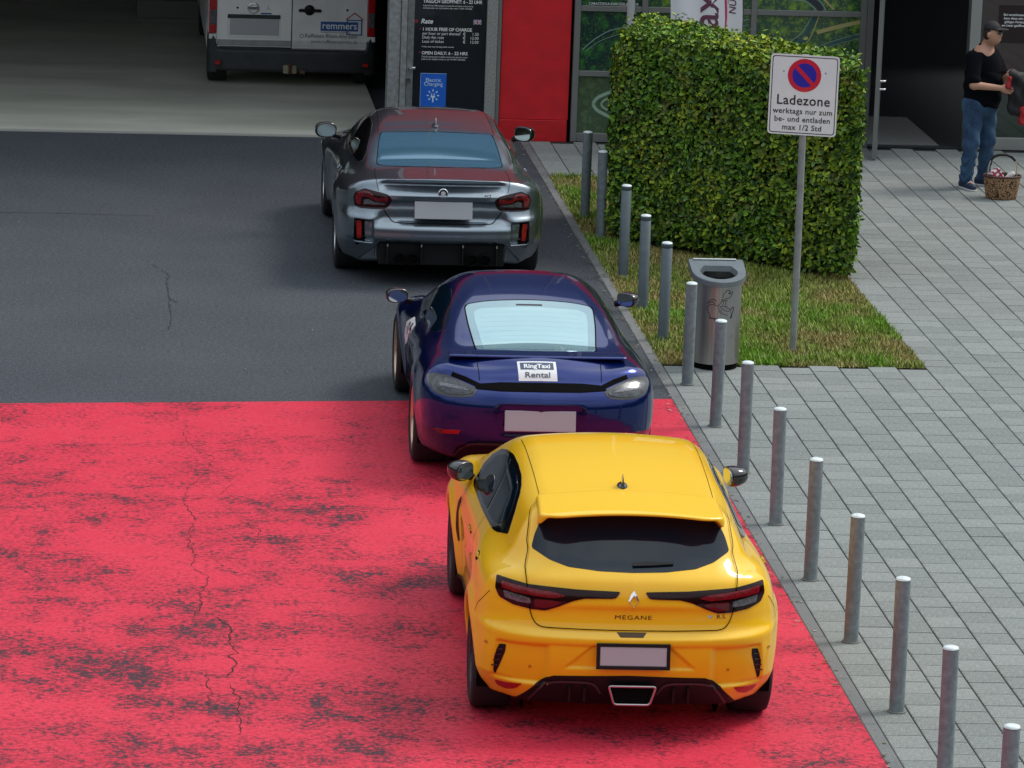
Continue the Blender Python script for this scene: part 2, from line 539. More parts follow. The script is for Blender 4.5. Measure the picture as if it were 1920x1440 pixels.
def ell0(x, y, z, a, b, c): return (np.sqrt((x / a) ** 2 + (y / b) ** 2 + (z / c) ** 2) - 1) * min(a, b, c)

def mirror_pair(parent, x, y, z, sx, housing, w=.115, h=.078, dpt=.085, turn=12):
    """door mirrors: shell, glass and stalk"""
    for s in (-1, 1):
        e = bpy.data.objects.new('door_mirror', None); C.objects.link(e); e.parent = parent; e.location = (s * x, y, z); e.rotation_euler = (R(4), 0, -s * R(turn + (30 if s > 0 else 0)))
        def f(a, b, c):
            q = (np.abs(a / w) ** 2.6 + np.abs(c / h) ** 2.6) ** (1 / 2.6)
            g = (np.sqrt(q ** 2 + (np.maximum(b, 0) / dpt) ** 2) - 1) * min(w, h) * .8
            g = smax(g, -.030 - b, .012)
            return g
        blob('mirror_shell', f, (-w * 1.2, -.06, -h * 1.3), (w * 1.2, dpt * 1.2, h * 1.3), .008, housing, e)
        b = MB(); pl = []
        n = 20
        for k in range(n):
            an = 2 * math.pi * k / n; c, sn = math.cos(an), math.sin(an)
            rr = (abs(c) ** 2.6 + abs(sn) ** 2.6) ** (-1 / 2.6)
            pl.append((w * .86 * rr * c, h * .82 * rr * sn))
        b.prism(pl, -.034, -.020, 'xz')
        b.build('mirror_glass', mirror_glass, e)
        t = MB(); t.tube([(-s * w * .5, .02, -h * .6), (-s * w, .03, -h * .85), (-s * (w + .05), .03, -h * 1.05)], [.026, .024, .028], 12)
        t.build('mirror_arm', black_pl, e)

def arch_liner(parent, x0, x1, y, z, r):
    b = MB(); n = 24; v = []
    for k in range(n + 1):
        a = math.pi * (-.12 + 1.24 * k / n)
        for x in (x0, x1): v.append((x, y + r * math.cos(a), z + r * math.sin(a)))
    b.add(v, [(2 * k, 2 * k + 1, 2 * k + 3, 2 * k + 2) for k in range(n)], 0, True)
    cx = len(v)
    b.add([(x0 if abs(x0) < abs(x1) else x1, y + r * math.cos(math.pi * 2 * k / 24), z + r * math.sin(math.pi * 2 * k / 24)) for k in range(24)], [tuple(range(24))])
    b.build('wheel_liner', gap_mat, parent)

black_pl = mat('black_plastic', (.006, .006, .007), .5, spec=.3)
gloss_black = mat('gloss_black', (.008, .008, .009), .08, 0, 1.0)
gap_mat = mat('gap_black', (.003, .003, .003), .9, spec=.08)
chrome = mat('chrome', (.75, .76, .78), .12, 1.0)
glass_tint = mat('tinted_glass', (.002, .010, .020), .04, 0, 0.0, .02, ior=1.42)
mirror_glass = mat('mirror_glass', (.55, .60, .58), .05, 1.0)
lamp_dark = mat('lamp_smoked_red', (.016, .001, .002), .08, 0, .0, spec=.4)
lamp_red = mat('lamp_red', (.17, .002, .008), .12, 0, .25, var=.5, vscale=60)
lamp_clear = mat('lamp_clear', (.13, .14, .15), .15, .4, .3, var=.5, vscale=70)
reflector_red = mat('reflector_red', (.36, .006, .006), .28, 0, .2)
# ------------------------------------------------------------------ yellow hatchback
def yellow_field():
    Rc = curve([(.12, .22), (.20, .15), (.30, .07), (.42, .025), (.52, .005), (.60, .0), (.655, .004), (.685, .03), (.72, .043), (.80, .052), (.87, .06), (.93, .075), (.985, .10), (1.03, .135), (1.12, .225), (1.20, .305), (1.28, .385), (1.36, .465), (1.5, .62)])
    Pl = curve([(0, 0), (.3, .012), (.5, .035), (.65, .075), (.76, .135), (.84, .215), (.89, .30), (.93, .44), (.96, .62)])
    Pu = curve([(0, 0), (.3, .020), (.45, .05), (.54, .072), (.60, .105), (.66, .17), (.72, .27), (.80, .42), (.9, .65)])
    Tc = curve([(0, 1.33), (.25, 1.362), (.65, 1.388), (.9, 1.402), (1.2, 1.420), (1.6, 1.434), (1.95, 1.430), (2.3, 1.392), (2.55, 1.33), (3.0, 1.165), (3.4, 1.0), (3.6, .93)])
    Tl = curve([(0, .99), (.2, 1.03), (.5, 1.045), (.9, 1.035), (1.5, 1.01), (2.5, .975), (3.1, .97), (3.4, .965), (3.8, .90), (4.1, .82), (4.28, .72), (4.4, .60)])
    Wb = curve([(0, .86), (.3, .905), (.6, .934), (.85, .938), (1.15, .925), (1.5, .895), (2.5, .895), (3.0, .905), (3.3, .93), (3.6, .93), (4.0, .88), (4.36, .75)])
    Sz = curve([(.15, .93), (.25, .955), (.40, .985), (.55, 1.0), (.68, .997), (.80, .98), (.90, .952), (.97, .915), (1.04, .86), (1.1, .80)])
    Wg = curve([(.9, .835), (1.0, .800), (1.1, .752), (1.2, .700), (1.3, .642), (1.36, .600), (1.45, .53)])
    def f(x, y, z):
        # lower body
        W = Wb(y) * Sz(z)
        low = smax(x - W, (z - (Tl(y) - .05 * x * x)) , .11)
        pl = Rc(z) + Pl(x) * 1.0
        # sculpted bumper corners: recessed panel inboard of the vents
        dent = .026 * bump(.50, .815 - (z - .40) * .10, .02, x) * bump(.335, .585, .013, z) * (y < .8)
        dent = dent + .014 * bump(-1, .34 - (z - .50) * 1.1, .018, x) * bump(.455, .60, .012, z)
        # waist of the bumper below the lights
        dent = dent - .012 * bump(.60, .655, .012, z) * sstep(.95, .3, x)
        r_low = (pl + dent + 1.0 * np.maximum(0, .36 - z) * sstep(.60, .92, x) - y)
        low = smax(low, r_low * .93, .05)
        low = smax(low, y - (4.36 - .55 * (x / .93) ** 3.2 - .25 * np.maximum(0, .45 - z)), .10)
        low = smax(low, .19 - z + .06 * sstep(1.0, 3.0, y) * 0, .04)
        # wheel arches
        for ya in (.77, 3.439):
            rr = np.sqrt((y - ya) ** 2 + (z - .335) ** 2)
            fl = .022 * np.exp(-((rr - .385) / .055) ** 2) * (z > .2)
            low = low - fl * sstep(.6, .85, x)
            low = smax(low, -smax(rr - .352, .66 - x, .03), .018)
        # door scallop
        low = low + .018 * bump(1.35, 3.0, .20, y) * bump(.36, .66, .10, z) * sstep(.75, .9, x)
        # cabin
        cab = x - (Wg(z) - .05 * sstep(1.2, .3, y) - .04 * sstep(1.8, 2.9, y) * 1.0)
        cab = smax(cab, (z - (Tc(y) - .115 * x * x)) * .97, .10)
        cab = smax(cab, (Rc(z) + Pu(x) - y) * .72, .035)
        cab = smax(cab, .85 - z, .02)
        body = smin(low, cab, .075)
        return body
    return f

def build_yellow(parent):
    paint = mat('yellow_paint', (.88, .525, .001), .40, .0, .75, .02, spec=.3, var=.02, vscale=300)
    f = yellow_field()
    B = Body(f, (-.98, -.05, .12), (1.0, 4.42, 1.5), .0110, paint, parent)
    # roof spoiler
    Tc = curve([(.18, 1.352), (.25, 1.360), (.45, 1.376), (.68, 1.392), (.75, 1.396)])
    def sp(x, y, z):
        ye = .245 + 2.2 * np.maximum(0, x - .40) ** 1.9
        t = z - (Tc(y) - .125 * x * x + .006)
        bt = (Tc(y) - .125 * x * x - .016 - .10 * sstep(.30, .60, y) - .05 * sstep(.50, .57, x)) - z
        g = smax(t, bt, .012)
        g = smax(g, ye - y, .02); g = smax(g, y - .70, .01); g = smax(g, x - (.570 - .01 * sstep(.2, .7, y)), .03)
        return g
    blob('spoiler', sp, (-.7, .2, 1.15), (.75, .74, 1.42), .009, paint, parent, sym=True)
    MODEL['M'] = B
    BK = (0, 1, -.15)
    win = sym_poly([(0, .417, 1.330), (.305, .43, 1.325), (.49, .455, 1.312), (.540, .44, 1.272), (.580, .38, 1.195), (.602, .33, 1.120), (.50, .235, 1.072), (.385, .17, 1.044), (.20, .13, 1.031), (0, .119, 1.027)])
    B.patch('rear_window', win, (0, 1, -.5), glass_tint, .002, corner=.02)
    for mi in (0, 1):
        lamp = [(-.805, .27, .962), (-.625, .14, .942), (-.34, .073, .931), (-.075, .053, .926), (-.098, .045, .890), (-.12, .044, .885), (-.29, .054, .880), (-.36, .06, .862), (-.44, .072, .826), (-.52, .09, .794), (-.605, .11, .797), (-.707, .153, .810), (-.79, .215, .842), (-.814, .25, .890)]
        L = B.patch('tail_lamp', lamp, BK, lamp_dark, .007, corner=.012, mirror=mi)
        B.patch('lamp_lens', [(-.775, .25, .935), (-.69, .18, .925), (-.60, .13, .917), (-.47, .09, .908), (-.40, .08, .888), (-.47, .08, .872), (-.60, .12, .878), (-.70, .17, .885), (-.775, .22, .897)], BK, lamp_red, .0115, parent=L, corner=.01, mirror=mi, skirt=.003)
        B.patch('lamp_lens', [(-.765, .2, .888), (-.68, .16, .872), (-.61, .12, .862), (-.605, .12, .828), (-.68, .16, .830), (-.755, .2, .845)], BK, lamp_clear, .0112, parent=L, corner=.01, mirror=mi, skirt=.003)
        B.patch('lamp_lens', [(-.585, .1, .862), (-.50, .1, .858), (-.42, .1, .850), (-.47, .1, .822), (-.53, .1, .812), (-.585, .1, .815)], BK, mat('lamp_deep_red', (.10, .003, .006), .1, 0, .2), .0112, parent=L, corner=.01, mirror=mi, skirt=.003)
        V = B.patch('bumper_vent', [(-.786, .18, .556), (-.745, .15, .562), (-.748, .158, .517), (-.772, .19, .437), (-.798, .25, .35), (-.812, .30, .362), (-.811, .21, .475)], BK, black_pl, .003, corner=.01, mirror=mi)
        for k in range(4):
            z = .52 - k * .035; xo = -.762 - k * .008
            B.patch('vent_slat', [(xo - .038, .2, z + .004), (xo + .004, .2, z + .006), (xo + .004, .2, z - .001), (xo - .038, .2, z - .003)], BK, gloss_black, .007, parent=V, mirror=mi, skirt=.003)
        B.patch('reflector', [(-.80, .33, .297), (-.75, .28, .299), (-.640, .16, .318), (-.675, .2, .276), (-.73, .3, .248), (-.78, .33, .262)], BK, reflector_red, .003, mirror=mi, corner=.012)
        # side windows: front and rear pane in one black surround
        fr = B.patch('window_surround', [(-.80, 2.83, .925), (-.752, 2.90, 1.02), (-.70, 2.75, 1.13), (-.66, 2.50, 1.225), (-.634, 2.2, 1.285), (-.615, 1.9, 1.325), (-.609, 1.6, 1.338), (-.606, 1.3, 1.335), (-.616, 1.1, 1.318), (-.63, .96, 1.285), (-.666, .83, 1.215), (-.714, .70, 1.105), (-.768, .985, 1.045), (-.782, 1.107, 1.030), (-.80, 1.575, .995), (-.812, 2.292, .945), (-.813, 2.70, .920)], (1, 0, -.55), gloss_black, .003, mirror=mi, corner=.03, step=.04)
        B.patch('side_window', [(-.79, 2.76, .955), (-.74, 2.72, 1.06), (-.69, 2.48, 1.19), (-.64, 2.15, 1.262), (-.62, 1.85, 1.297), (-.7, 1.72, 1.20), (-.79, 1.66, 1.025), (-.80, 2.3, .975)], (1, 0, -.55), glass_tint, .006, parent=fr, mirror=mi, corner=.03, step=.05, skirt=.003)
        B.patch('side_window', [(-.62, 1.75, 1.300), (-.62, 1.4, 1.308), (-.62, 1.12, 1.290), (-.65, .98, 1.24), (-.70, .86, 1.15), (-.76, 1.04, 1.085), (-.79, 1.2, 1.063), (-.79, 1.57, 1.028), (-.7, 1.63, 1.19)], (1, 0, -.55), glass_tint, .006, parent=fr, mirror=mi, corner=.03, step=.05, skirt=.003)
        B.patch('fender_vent', [(-.88, 2.93, .80), (-.9, 3.02, .74), (-.9, 3.06, .65), (-.9, 3.05, .56), (-.9, 2.99, .47), (-.9, 2.95, .49), (-.9, 2.99, .58), (-.9, 3.0, .68), (-.9, 2.90, .77)], (1, 0, 0), black_pl, .004, mirror=mi, corner=.02)
        B.patch('side_skirt', [(-.9, 1.13, .18), (-.9, 3.05, .18), (-.9, 3.05, .235), (-.9, 1.13, .245)], (1, 0, 0), black_pl, .012, mirror=mi, step=.06)
        for (yy, zz) in ((2.03, .80), (.95, .905)):
            rec = B.patch('door_handle', [(-.9, yy + .08 * math.cos(a), zz + .024 * math.sin(a)) for a in [k * math.pi / 8 for k in range(16)]], (1, 0, 0), gap_mat, .002, mirror=mi)
            B.patch('handle_bar', [(-.9, yy + .085 * math.cos(a), zz + .008 + .008 * math.sin(a)) for a in [k * math.pi / 6 for k in range(12)]], (1, 0, 0), paint, .012, mirror=mi, parent=rec)
        B.seam('door_gap', [(-.80, 1.62, .99), (-.86, 1.60, .88), (-.88, 1.66, .6), (-.88, 1.72, .26)], (1, 0, 0), gap_mat, .006, mirror=mi)
        B.seam('door_gap', [(-.80, 2.80, .92), (-.86, 2.84, .80), (-.88, 2.86, .6), (-.88, 2.80, .27)], (1, 0, 0), gap_mat, .006, mirror=mi)
        B.seam('bumper_gap', [(-.82, .30, .86), (-.86, .36, .80), (-.90, .44, .74), (-.92, .47, .68)], (1, .6, 0), gap_mat, .004, mirror=mi)
        B.seam('diffuser_edge', [(-.60, .2, .215), (-.545, .1, .30), (-.49, .1, .347), (-.42, .1, .362), (-.26, .1, .363), (-.205, .1, .345), (-.17, .1, .29)], (0, 1, 0), mat('satin_black', (.035, .033, .034), .3), .016, mirror=mi, off=.012)
    DF = B.patch('diffuser', sym_poly([(0, .03, .412), (.46, .06, .396), (.50, .1, .380), (.56, .107, .33), (.62, .148, .262), (.67, .2, .205), (.62, .2, .185), (0, .2, .185)]), (0, 1, 0), black_pl, .006)
    for k, xx in enumerate((-.36, -.27, .27, .36)):
        b = MB(); b.prism([(.05, .235), (.03, .33), (.10, .345), (.16, .235)], xx - .007, xx + .007, 'yz'); b.build('diffuser_fin', black_pl, DF)
    B.seam('tailgate_gap', [(-.51, .649, 1.354), (-.590, .58, 1.30), (-.612, .44, 1.22), (-.622, .375, 1.150), (-.618, .33, 1.105), (-.640, .227, 1.02), (-.628, .135, .92), (-.607, .11, .78), (-.575, .09, .715), (-.517, .07, .693), (-.27, .042, .690), (0, .032, .690), (.27, .042, .690), (.517, .07, .693), (.575, .09, .715), (.607, .11, .78), (.628, .135, .92), (.640, .227, 1.02), (.618, .33, 1.105), (.622, .375, 1.150), (.612, .44, 1.22), (.590, .58, 1.30), (.51, .649, 1.354)], (0, 1, -.4), gap_mat, .006, off=.0095)
    B.seam('roof_gap', [(-.555, 2.2, 1.33), (-.545, 1.5, 1.39), (-.535, .75, 1.365)], (0, 0, -1), gap_mat, .004)
    B.seam('roof_gap', [(-.555, 2.2, 1.33), (-.545, 1.5, 1.39), (-.535, .75, 1.365)], (0, 0, -1), gap_mat, .004, mirror=True)
    B.patch('tailgate_handle', [(-.090, .03, .681), (.090, .03, .681), (.068, 0, .657), (-.068, 0, .657)], (0, 1, -.4), mat('shadow_brown', (.06, .03, .005), .5), .002)  # notch drawn as a flat patch, its shade put into the brown
    # plate
    P_ = plate(parent, 0.012, -.022, .545, .405, .118, R(-6), .020, name='number_plate')
    # trapezoid tailpipe
    ex = MB(); T = [(-.128, .352), (.158, .352), (.122, .238), (-.092, .238)]
    ex.tube([(a, .0, b) for a, b in round_poly(T, .018)], .009, 8, closed=True)
    e_ = ex.build('exhaust_tip', mat('dark_chrome', (.45, .43, .44), .18, 1.0), parent)
    b = MB(); b.prism([(a * .94, c) for a, c in round_poly(T, .018)], .012, .10, 'xz'); b.build('exhaust_mouth', gap_mat, e_)
    # rhombus
    lg = MB(); ro = [(0, .064), (.043, 0), (0, -.064), (-.043, 0)]; ri = [(0, .030), (.018, 0), (0, -.030), (-.018, 0)]
    yb = .047; c = (.006, .873)
    v = [(c[0] + a * 1.0, yb, c[1] + b2) for a, b2 in ro] + [(c[0] + a * .62, yb - .018, c[1] + b2 * .62) for a, b2 in ro] + [(c[0] + a, yb - .004, c[1] + b2) for a, b2 in ri]
    lg.add(v, [(i, (i + 1) % 4, 4 + (i + 1) % 4, 4 + i) for i in range(4)] + [(4 + i, 4 + (i + 1) % 4, 8 + (i + 1) % 4, 8 + i) for i in range(4)] + [(8, 9, 10, 11)])
    lg.build('rhombus_badge', mat('badge_chrome', (.8, .81, .83), .10, 1.0), parent)
    skin_text(B, 'badge_lettering', 'MEGANE', .036, (.008, 0, .757), (0, 1, 0), (1, 0, 0), (0, 0, 1), mat('badge_dark', (.05, .03, .02), .25, .6), sx=1.45, bold=0, space=1.15)
    skin_text(B, 'badge_lettering', 'R.S.', .034, (.545, 0, .762), (0, 1, 0), (1, 0, 0), (0, 0, 1), mat('badge_dark', (.05, .03, .02), .25, .6), sx=1.2, bold=0)
    B.patch('badge_emblem', [(.460, .1, .776), (.476, .1, .786), (.492, .1, .776), (.476, .1, .764)], (0, 1, 0), chrome, .003)
    # wiper
    B.patch('rear_wiper', [(.0, .14, 1.085), (.11, .14, 1.095), (.25, .15, 1.088), (.25, .15, 1.076), (.11, .14, 1.066), (.0, .14, 1.058)], (0, 1, -.5), black_pl, .016, corner=.008, skirt=.012)
    # fin aerial
    o = blob('roof_aerial', lambda a, b2, c2: smax(smin(ell0(a, b2, c2, .034, .075, .024), smax(np.abs(a) - .007 * np.clip(1.2 - c2 / .09, .3, 1), np.sqrt(((b2 + .02) / .055) ** 2 + (c2 / .082) ** 2) * .05 - .05, .004), .008), -c2 - .004, .004), (-.045, -.1, -.01), (.045, .1, .095), .0045, gloss_black, parent); o.location = (-.02, .82, 1.394)
    mirror_pair(parent, .895, 2.80, 1.00, 1, gloss_black, w=.086, h=.066, dpt=.11, turn=44)
    for s_ in (-1, 1):
        for (yy) in (.77, 3.439):
            make_wheel(parent, s_ * .800, yy, .332, .245, mat('rim_dark', (.05, .05, .055), .3, .7), s_)
            arch_liner(parent, s_ * .60, s_ * .90, yy, .335, .345)
    # windscreen, bonnet gap and front lamps
    B.patch('windscreen', sym_poly([(0, 3.36, 1.02), (.55, 3.22, 1.02), (.66, 3.08, 1.02), (.60, 2.72, 1.20), (.53, 2.50, 1.30), (0, 2.56, 1.34)]), (0, -.3, -1), glass_tint, .003, corner=.04, step=.06)
    for mi in (0, 1):
        B.patch('headlamp', [(-.86, 3.95, .74), (-.62, 4.2, .75), (-.45, 4.3, .70), (-.60, 4.25, .62), (-.85, 4.0, .64)], (.2, -1, 0), lamp_clear, .006, mirror=mi, corner=.02, step=.05)
    B.patch('front_grille', sym_poly([(0, 4.3, .66), (.40, 4.3, .66), (.36, 4.3, .60), (0, 4.3, .60)]), (0, -1, 0), gloss_black, .005, step=.06)
    B.patch('front_intake', sym_poly([(0, 4.3, .48), (.60, 4.3, .46), (.55, 4.3, .28), (0, 4.3, .26)]), (0, -1, 0), black_pl, .005, step=.06)
    # bumper sensor dots, a darker yellow than the body
    for (xx, zz) in ((-.60, .44), (.60, .44), (-.86, .55), (.86, .55)):
        B.patch('parking_sensor', [(xx + .010 * math.cos(a), .1, zz + .010 * math.sin(a)) for a in [k * math.pi / 6 for k in range(12)]], (0, 1, 0), mat('sensor_yellow', srgb(190, 128, 0)[:3], .4, 0, .6), .003, skirt=.003)
    return B
# ------------------------------------------------------------------ dark blue mid-engined coupe
def blue_field():
    Rc = curve([(.10, .34), (.18, .20), (.26, .115), (.36, .045), (.46, .015), (.56, .0), (.64, .004), (.70, .025), (.735, .05), (.80, .125), (.86, .165), (.92, .215), (.96, .30), (1.0, .42)])
    Pl = curve([(0, 0), (.3, .018), (.5, .055), (.65, .108), (.75, .170), (.83, .265), (.88, .375), (.93, .62)])
    Tc = curve([(0, .84), (.22, .92), (.40, .935), (.6, .958), (.9, 1.045), (1.2, 1.128), (1.5, 1.20), (1.8, 1.248), (2.1, 1.262), (2.35, 1.222), (2.6, 1.13), (2.9, 1.0), (3.25, .85), (3.5, .76)])
    Tl = curve([(0, .76), (.15, .835), (.35, .885), (.9, .905), (1.4, .875), (2.0, .85), (2.8, .84), (3.2, .80), (3.6, .74), (4.0, .64), (4.25, .54), (4.4, .42)])
    Wb = curve([(0, .84), (.3, .885), (.65, .905), (.96, .908), (1.3, .885), (1.8, .855), (2.6, .85), (3.1, .87), (3.5, .885), (3.9, .84), (4.2, .72), (4.38, .55)])
    Sz = curve([(.12, .92), (.25, .955), (.4, .985), (.52, 1.0), (.63, 1.0), (.72, .988), (.80, .955), (.87, .90), (.93, .82), (1.0, .72)])
    Wg = curve([(.80, .80), (.88, .755), (.95, .715), (1.02, .67), (1.10, .61), (1.17, .545), (1.25, .44), (1.3, .36)])
    def f(x, y, z):
        W = Wb(y) * Sz(z) * .985
        deck = Tl(y) + .035 * sstep(.55, .0, x) * bump(-.2, .65, .15, y) - .06 * x * x * sstep(1.2, 2.2, y)
        # front wings stand proud of the bonnet
        deck = deck + .045 * np.exp(-((x - .68) / .14) ** 2) * bump(3.0, 4.15, .25, y)
        low = smax(x - W, z - deck, .12)
        hip = .014 * np.exp(-((x - .70) / .12) ** 2)
        # sculpt: plate niche, sill of bumper, lower valance
        dent = .018 * bump(-1, .30, .05, x) * bump(.41, .63, .03, z)
        dent = dent + .03 * bump(-1, .60 , .03, x) * bump(.10, .30, .02, z)
        low = smax(low, (Rc(z) + Pl(x) + dent + .8 * np.maximum(0, .42 - z) * sstep(.5, .9, x) - y) * .92, .045)
        low = smax(low, y - (4.378 - .75 * (x / .9) ** 2.6 - .2 * np.maximum(0, .4 - z)), .12)
        low = smax(low, .155 - z, .05)
        for ya, rw in ((.96, .345), (3.435, .34)):
            rr = np.sqrt((y - ya) ** 2 + (z - .328) ** 2)
            fl = .016 * np.exp(-((rr - .375) / .06) ** 2) * (z > .2)
            low = low - fl * sstep(.6, .85, x)
            low = smax(low, -smax(rr - rw, .64 - x, .03), .018)
        # side intake behind the door
        low = low + .03 * np.exp(-((y - 1.62) / .16) ** 2) * bump(.42, .74, .06, z) * sstep(.7, .85, x)
        low = low + .014 * bump(1.9, 3.0, .2, y) * bump(.3, .6, .08, z) * sstep(.7, .85, x)
        cab = x - (Wg(z) - .10 * sstep(1.5, .3, y) * 1.0 - .05 * sstep(2.0, 2.9, y))
        cab = smax(cab, (z - (Tc(y) - .13 * x * x)) * .96, .12)
        cab = smax(cab, (.30 + .5 * x * x - y) * .6, .05)
        cab = smax(cab, .75 - z, .02)
        body = smin(low, cab, .085)
        return body
    return f

def build_blue(parent):
    paint = mat('blue_paint', (.0004, .015, .135), .20, .72, .80, .012, coat_ior=1.5, var=.02, vscale=300)
    B = Body(blue_field(), (-.98, -.05, .08), (.97, 4.42, 1.33), .0125, paint, parent)
    MODEL['P'] = B
    glass_sky = mat('rear_glass_sky', (.26, .41, .45), .04, .55, .6, .02, ior=1.5)  # pale sky reflection put into the glass colour
    BK = (0, 1, -.2); OB = (0, 1, -.6)
    # black surround, glass, printed border
    g = sym_poly([(0, 1.372, 1.178), (.30, 1.370, 1.165), (.46, 1.355, 1.138), (.492, 1.30, 1.118), (.486, 1.03, 1.050), (.466, .75, .985), (.455, .60, .950), (0, .50, .950)])
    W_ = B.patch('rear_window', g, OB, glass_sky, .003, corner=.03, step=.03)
    B.seam('window_seal', [(-.455, .60, .950), (-.466, .75, .985), (-.486, 1.03, 1.05), (-.492, 1.30, 1.118), (-.46, 1.355, 1.138), (-.30, 1.37, 1.165), (0, 1.372, 1.178), (.30, 1.37, 1.165), (.46, 1.355, 1.138), (.492, 1.30, 1.118), (.486, 1.03, 1.05), (.466, .75, .985), (.455, .60, .950)], OB, gap_mat, .010, off=.0045)
    B.patch('heated_area', sym_poly([(0, 1.26, 1.14), (.38, 1.245, 1.13), (.432, 1.20, 1.11), (.430, 1.05, 1.07), (.408, .78, .99), (.395, .60, .95), (0, .56, .95)]), OB, mat('rear_glass_sky_pale', (.36, .57, .60), .05, .55, .6, .02, ior=1.5), .0045, corner=.03, step=.03, parent=W_, skirt=.001)  # inner pane, sky reflection put into a paler tint
    for k in range(7):
        yy = .72 + k * .075; zz = .985 + k * .021
        B.seam('heater_wire', [(-.38, yy, zz), (0, yy + .01, zz + .01), (.38, yy, zz)], OB, mat('wire_pale', (.55, .75, .78), .2, .6), .0022, off=.006, parent=W_)
    B.patch('brake_light', [(-.10, 1.30, 1.155), (.10, 1.30, 1.155), (.10, 1.285, 1.148), (-.10, 1.285, 1.148)], OB, lamp_dark, .006)
    for mi in (0, 1):
        lamp = [(-.835, .46, .780), (-.800, .40, .800), (-.755, .355, .808), (-.70, .31, .812), (-.655, .27, .800), (-.58, .20, .780), (-.475, .122, .745), (-.478, .10, .722), (-.510, .09, .692), (-.60, .12, .678), (-.70, .18, .672), (-.775, .26, .680), (-.825, .36, .720)]
        Lp = B.patch('tail_lamp', lamp, BK, gloss_black, .004, corner=.02, mirror=mi)
        B.patch('lamp_lens', [(-.805, .42, .778), (-.71, .31, .792), (-.64, .25, .778), (-.57, .18, .760), (-.50, .12, .735), (-.505, .1, .712), (-.60, .12, .695), (-.70, .18, .690), (-.77, .26, .700), (-.805, .35, .735)], BK, mat('lamp_smoke', (.045, .055, .062), .22, .2, .4, var=.6, vscale=26), .010, parent=Lp, corner=.015, mirror=mi, skirt=.004)
        B.patch('lamp_lens', [(-.74, .3, .748), (-.60, .2, .742), (-.53, .12, .728), (-.60, .2, .718), (-.74, .3, .722)], BK, lamp_clear, .013, parent=Lp, mirror=mi, skirt=.003, corner=.004)
        B.patch('reflector', [(-.715, .2, .415), (-.590, .114, .432), (-.600, .134, .398), (-.712, .23, .380)], BK, reflector_red, .003, mirror=mi)
        B.patch('bumper_slot', [(-.80, .35, .398), (-.715, .2, .420), (-.715, .2, .375), (-.75, .3, .375)], BK, mat('slot_red', (.10, .006, .008), .3, 0, 1.0), .002, mirror=mi)
        B.seam('lid_gap', [(-.468, .58, .94), (-.465, .45, .925), (-.462, .30, .905), (-.455, .17, .80)], OB, gap_mat, .006, mirror=mi)
        B.patch('lamp_brow', [(-.66, .27, .808), (-.56, .20, .783), (-.455, .12, .752), (-.44, .13, .775), (-.55, .24, .808), (-.65, .30, .832)], BK, gap_mat, .006, mirror=mi)
        B.patch('side_window', [(-.775, 2.72, .875), (-.72, 2.86, .93), (-.66, 2.6, 1.04), (-.60, 2.25, 1.135), (-.585, 1.9, 1.165), (-.59, 1.55, 1.135), (-.61, 1.25, 1.06), (-.64, 1.12, 1.00), (-.705, 1.2, .945), (-.74, 1.45, .915), (-.765, 2.0, .885)], (1, 0, -.55), glass_tint, .003, mirror=mi, corner=.04, step=.04)
        B.seam('door_gap', [(-.76, 2.72, .86), (-.82, 2.78, .75), (-.85, 2.78, .5), (-.86, 2.66, .28)], (1, 0, 0), gap_mat, .006, mirror=mi)
        B.seam('door_gap', [(-.74, 1.42, .90), (-.82, 1.45, .78), (-.86, 1.55, .5), (-.86, 1.62, .28)], (1, 0, 0), gap_mat, .006, mirror=mi)
        B.patch('side_intake', [(-.85, 1.50, .72), (-.85, 1.62, .70), (-.85, 1.68, .52), (-.85, 1.60, .46), (-.85, 1.50, .56)], (1, 0, 0), gap_mat, .003, mirror=mi, corner=.03)
        B.patch('side_skirt', [(-.9, 1.33, .14), (-.9, 3.06, .14), (-.9, 3.06, .19), (-.9, 1.33, .20)], (1, 0, 0), black_pl, .010, mirror=mi, step=.06)
        B.seam('diffuser_edge', [(-.62, .2, .20), (-.585, .2, .26), (-.52, .12, .325), (-.42, .1, .340), (-.20, .1, .342)], (0, 1, 0), mat('satin_black', (.035, .033, .034), .3), .020, mirror=mi, off=.012)
    B.patch('door_stripe', [(-.8, 2.18, .80), (-.8, 2.50, .80), (-.8, 2.74, .70), (-.8, 2.90, .56), (-.8, 2.86, .50), (-.8, 2.66, .58), (-.8, 2.45, .69), (-.8, 2.18, .73)], (1, 0, -.1), mat('sticker_white', (.72, .74, .76), .4), .003, step=.04)
    for yy, zz in ((2.33, .752), (2.50, .725), (2.66, .66)):
        B.patch('stripe_block', [(-.8, yy - .05, zz - .030), (-.8, yy - .05, zz + .036), (-.8, yy + .03, zz + .028), (-.8, yy + .03, zz - .040)], (1, 0, -.1), gloss_black, .0045, skirt=.002)
    B.patch('fuel_cap', [(-.85, 2.485 + .045 * math.cos(a), .53 + .045 * math.sin(a)) for a in [k * math.pi / 8 for k in range(16)]], (1, 0, 0), gap_mat, .002)
    B.patch('lid_strip', sym_poly([(0, .13, .795), (.30, .15, .790), (.495, .17, .770), (.485, .14, .757), (.49, .12, .745), (.30, .08, .738), (0, .055, .742)]), BK, gap_mat, .005)
    B.patch('diffuser', sym_poly([(0, .08, .36), (.46, .11, .355), (.56, .2, .315), (.62, .2, .24), (.63, .2, .16), (0, .2, .16)]), (0, 1, 0), black_pl, .006)
    for s_ in (-1, 1):
        t = MB(); t.lathe([(.052, 0), (.055, .01), (.055, .14), (.047, .14), (.047, .01), (.052, 0)], 24, 'y', (s_ * .08, .02, .235)); t.build('exhaust_tip', gloss_black, parent)
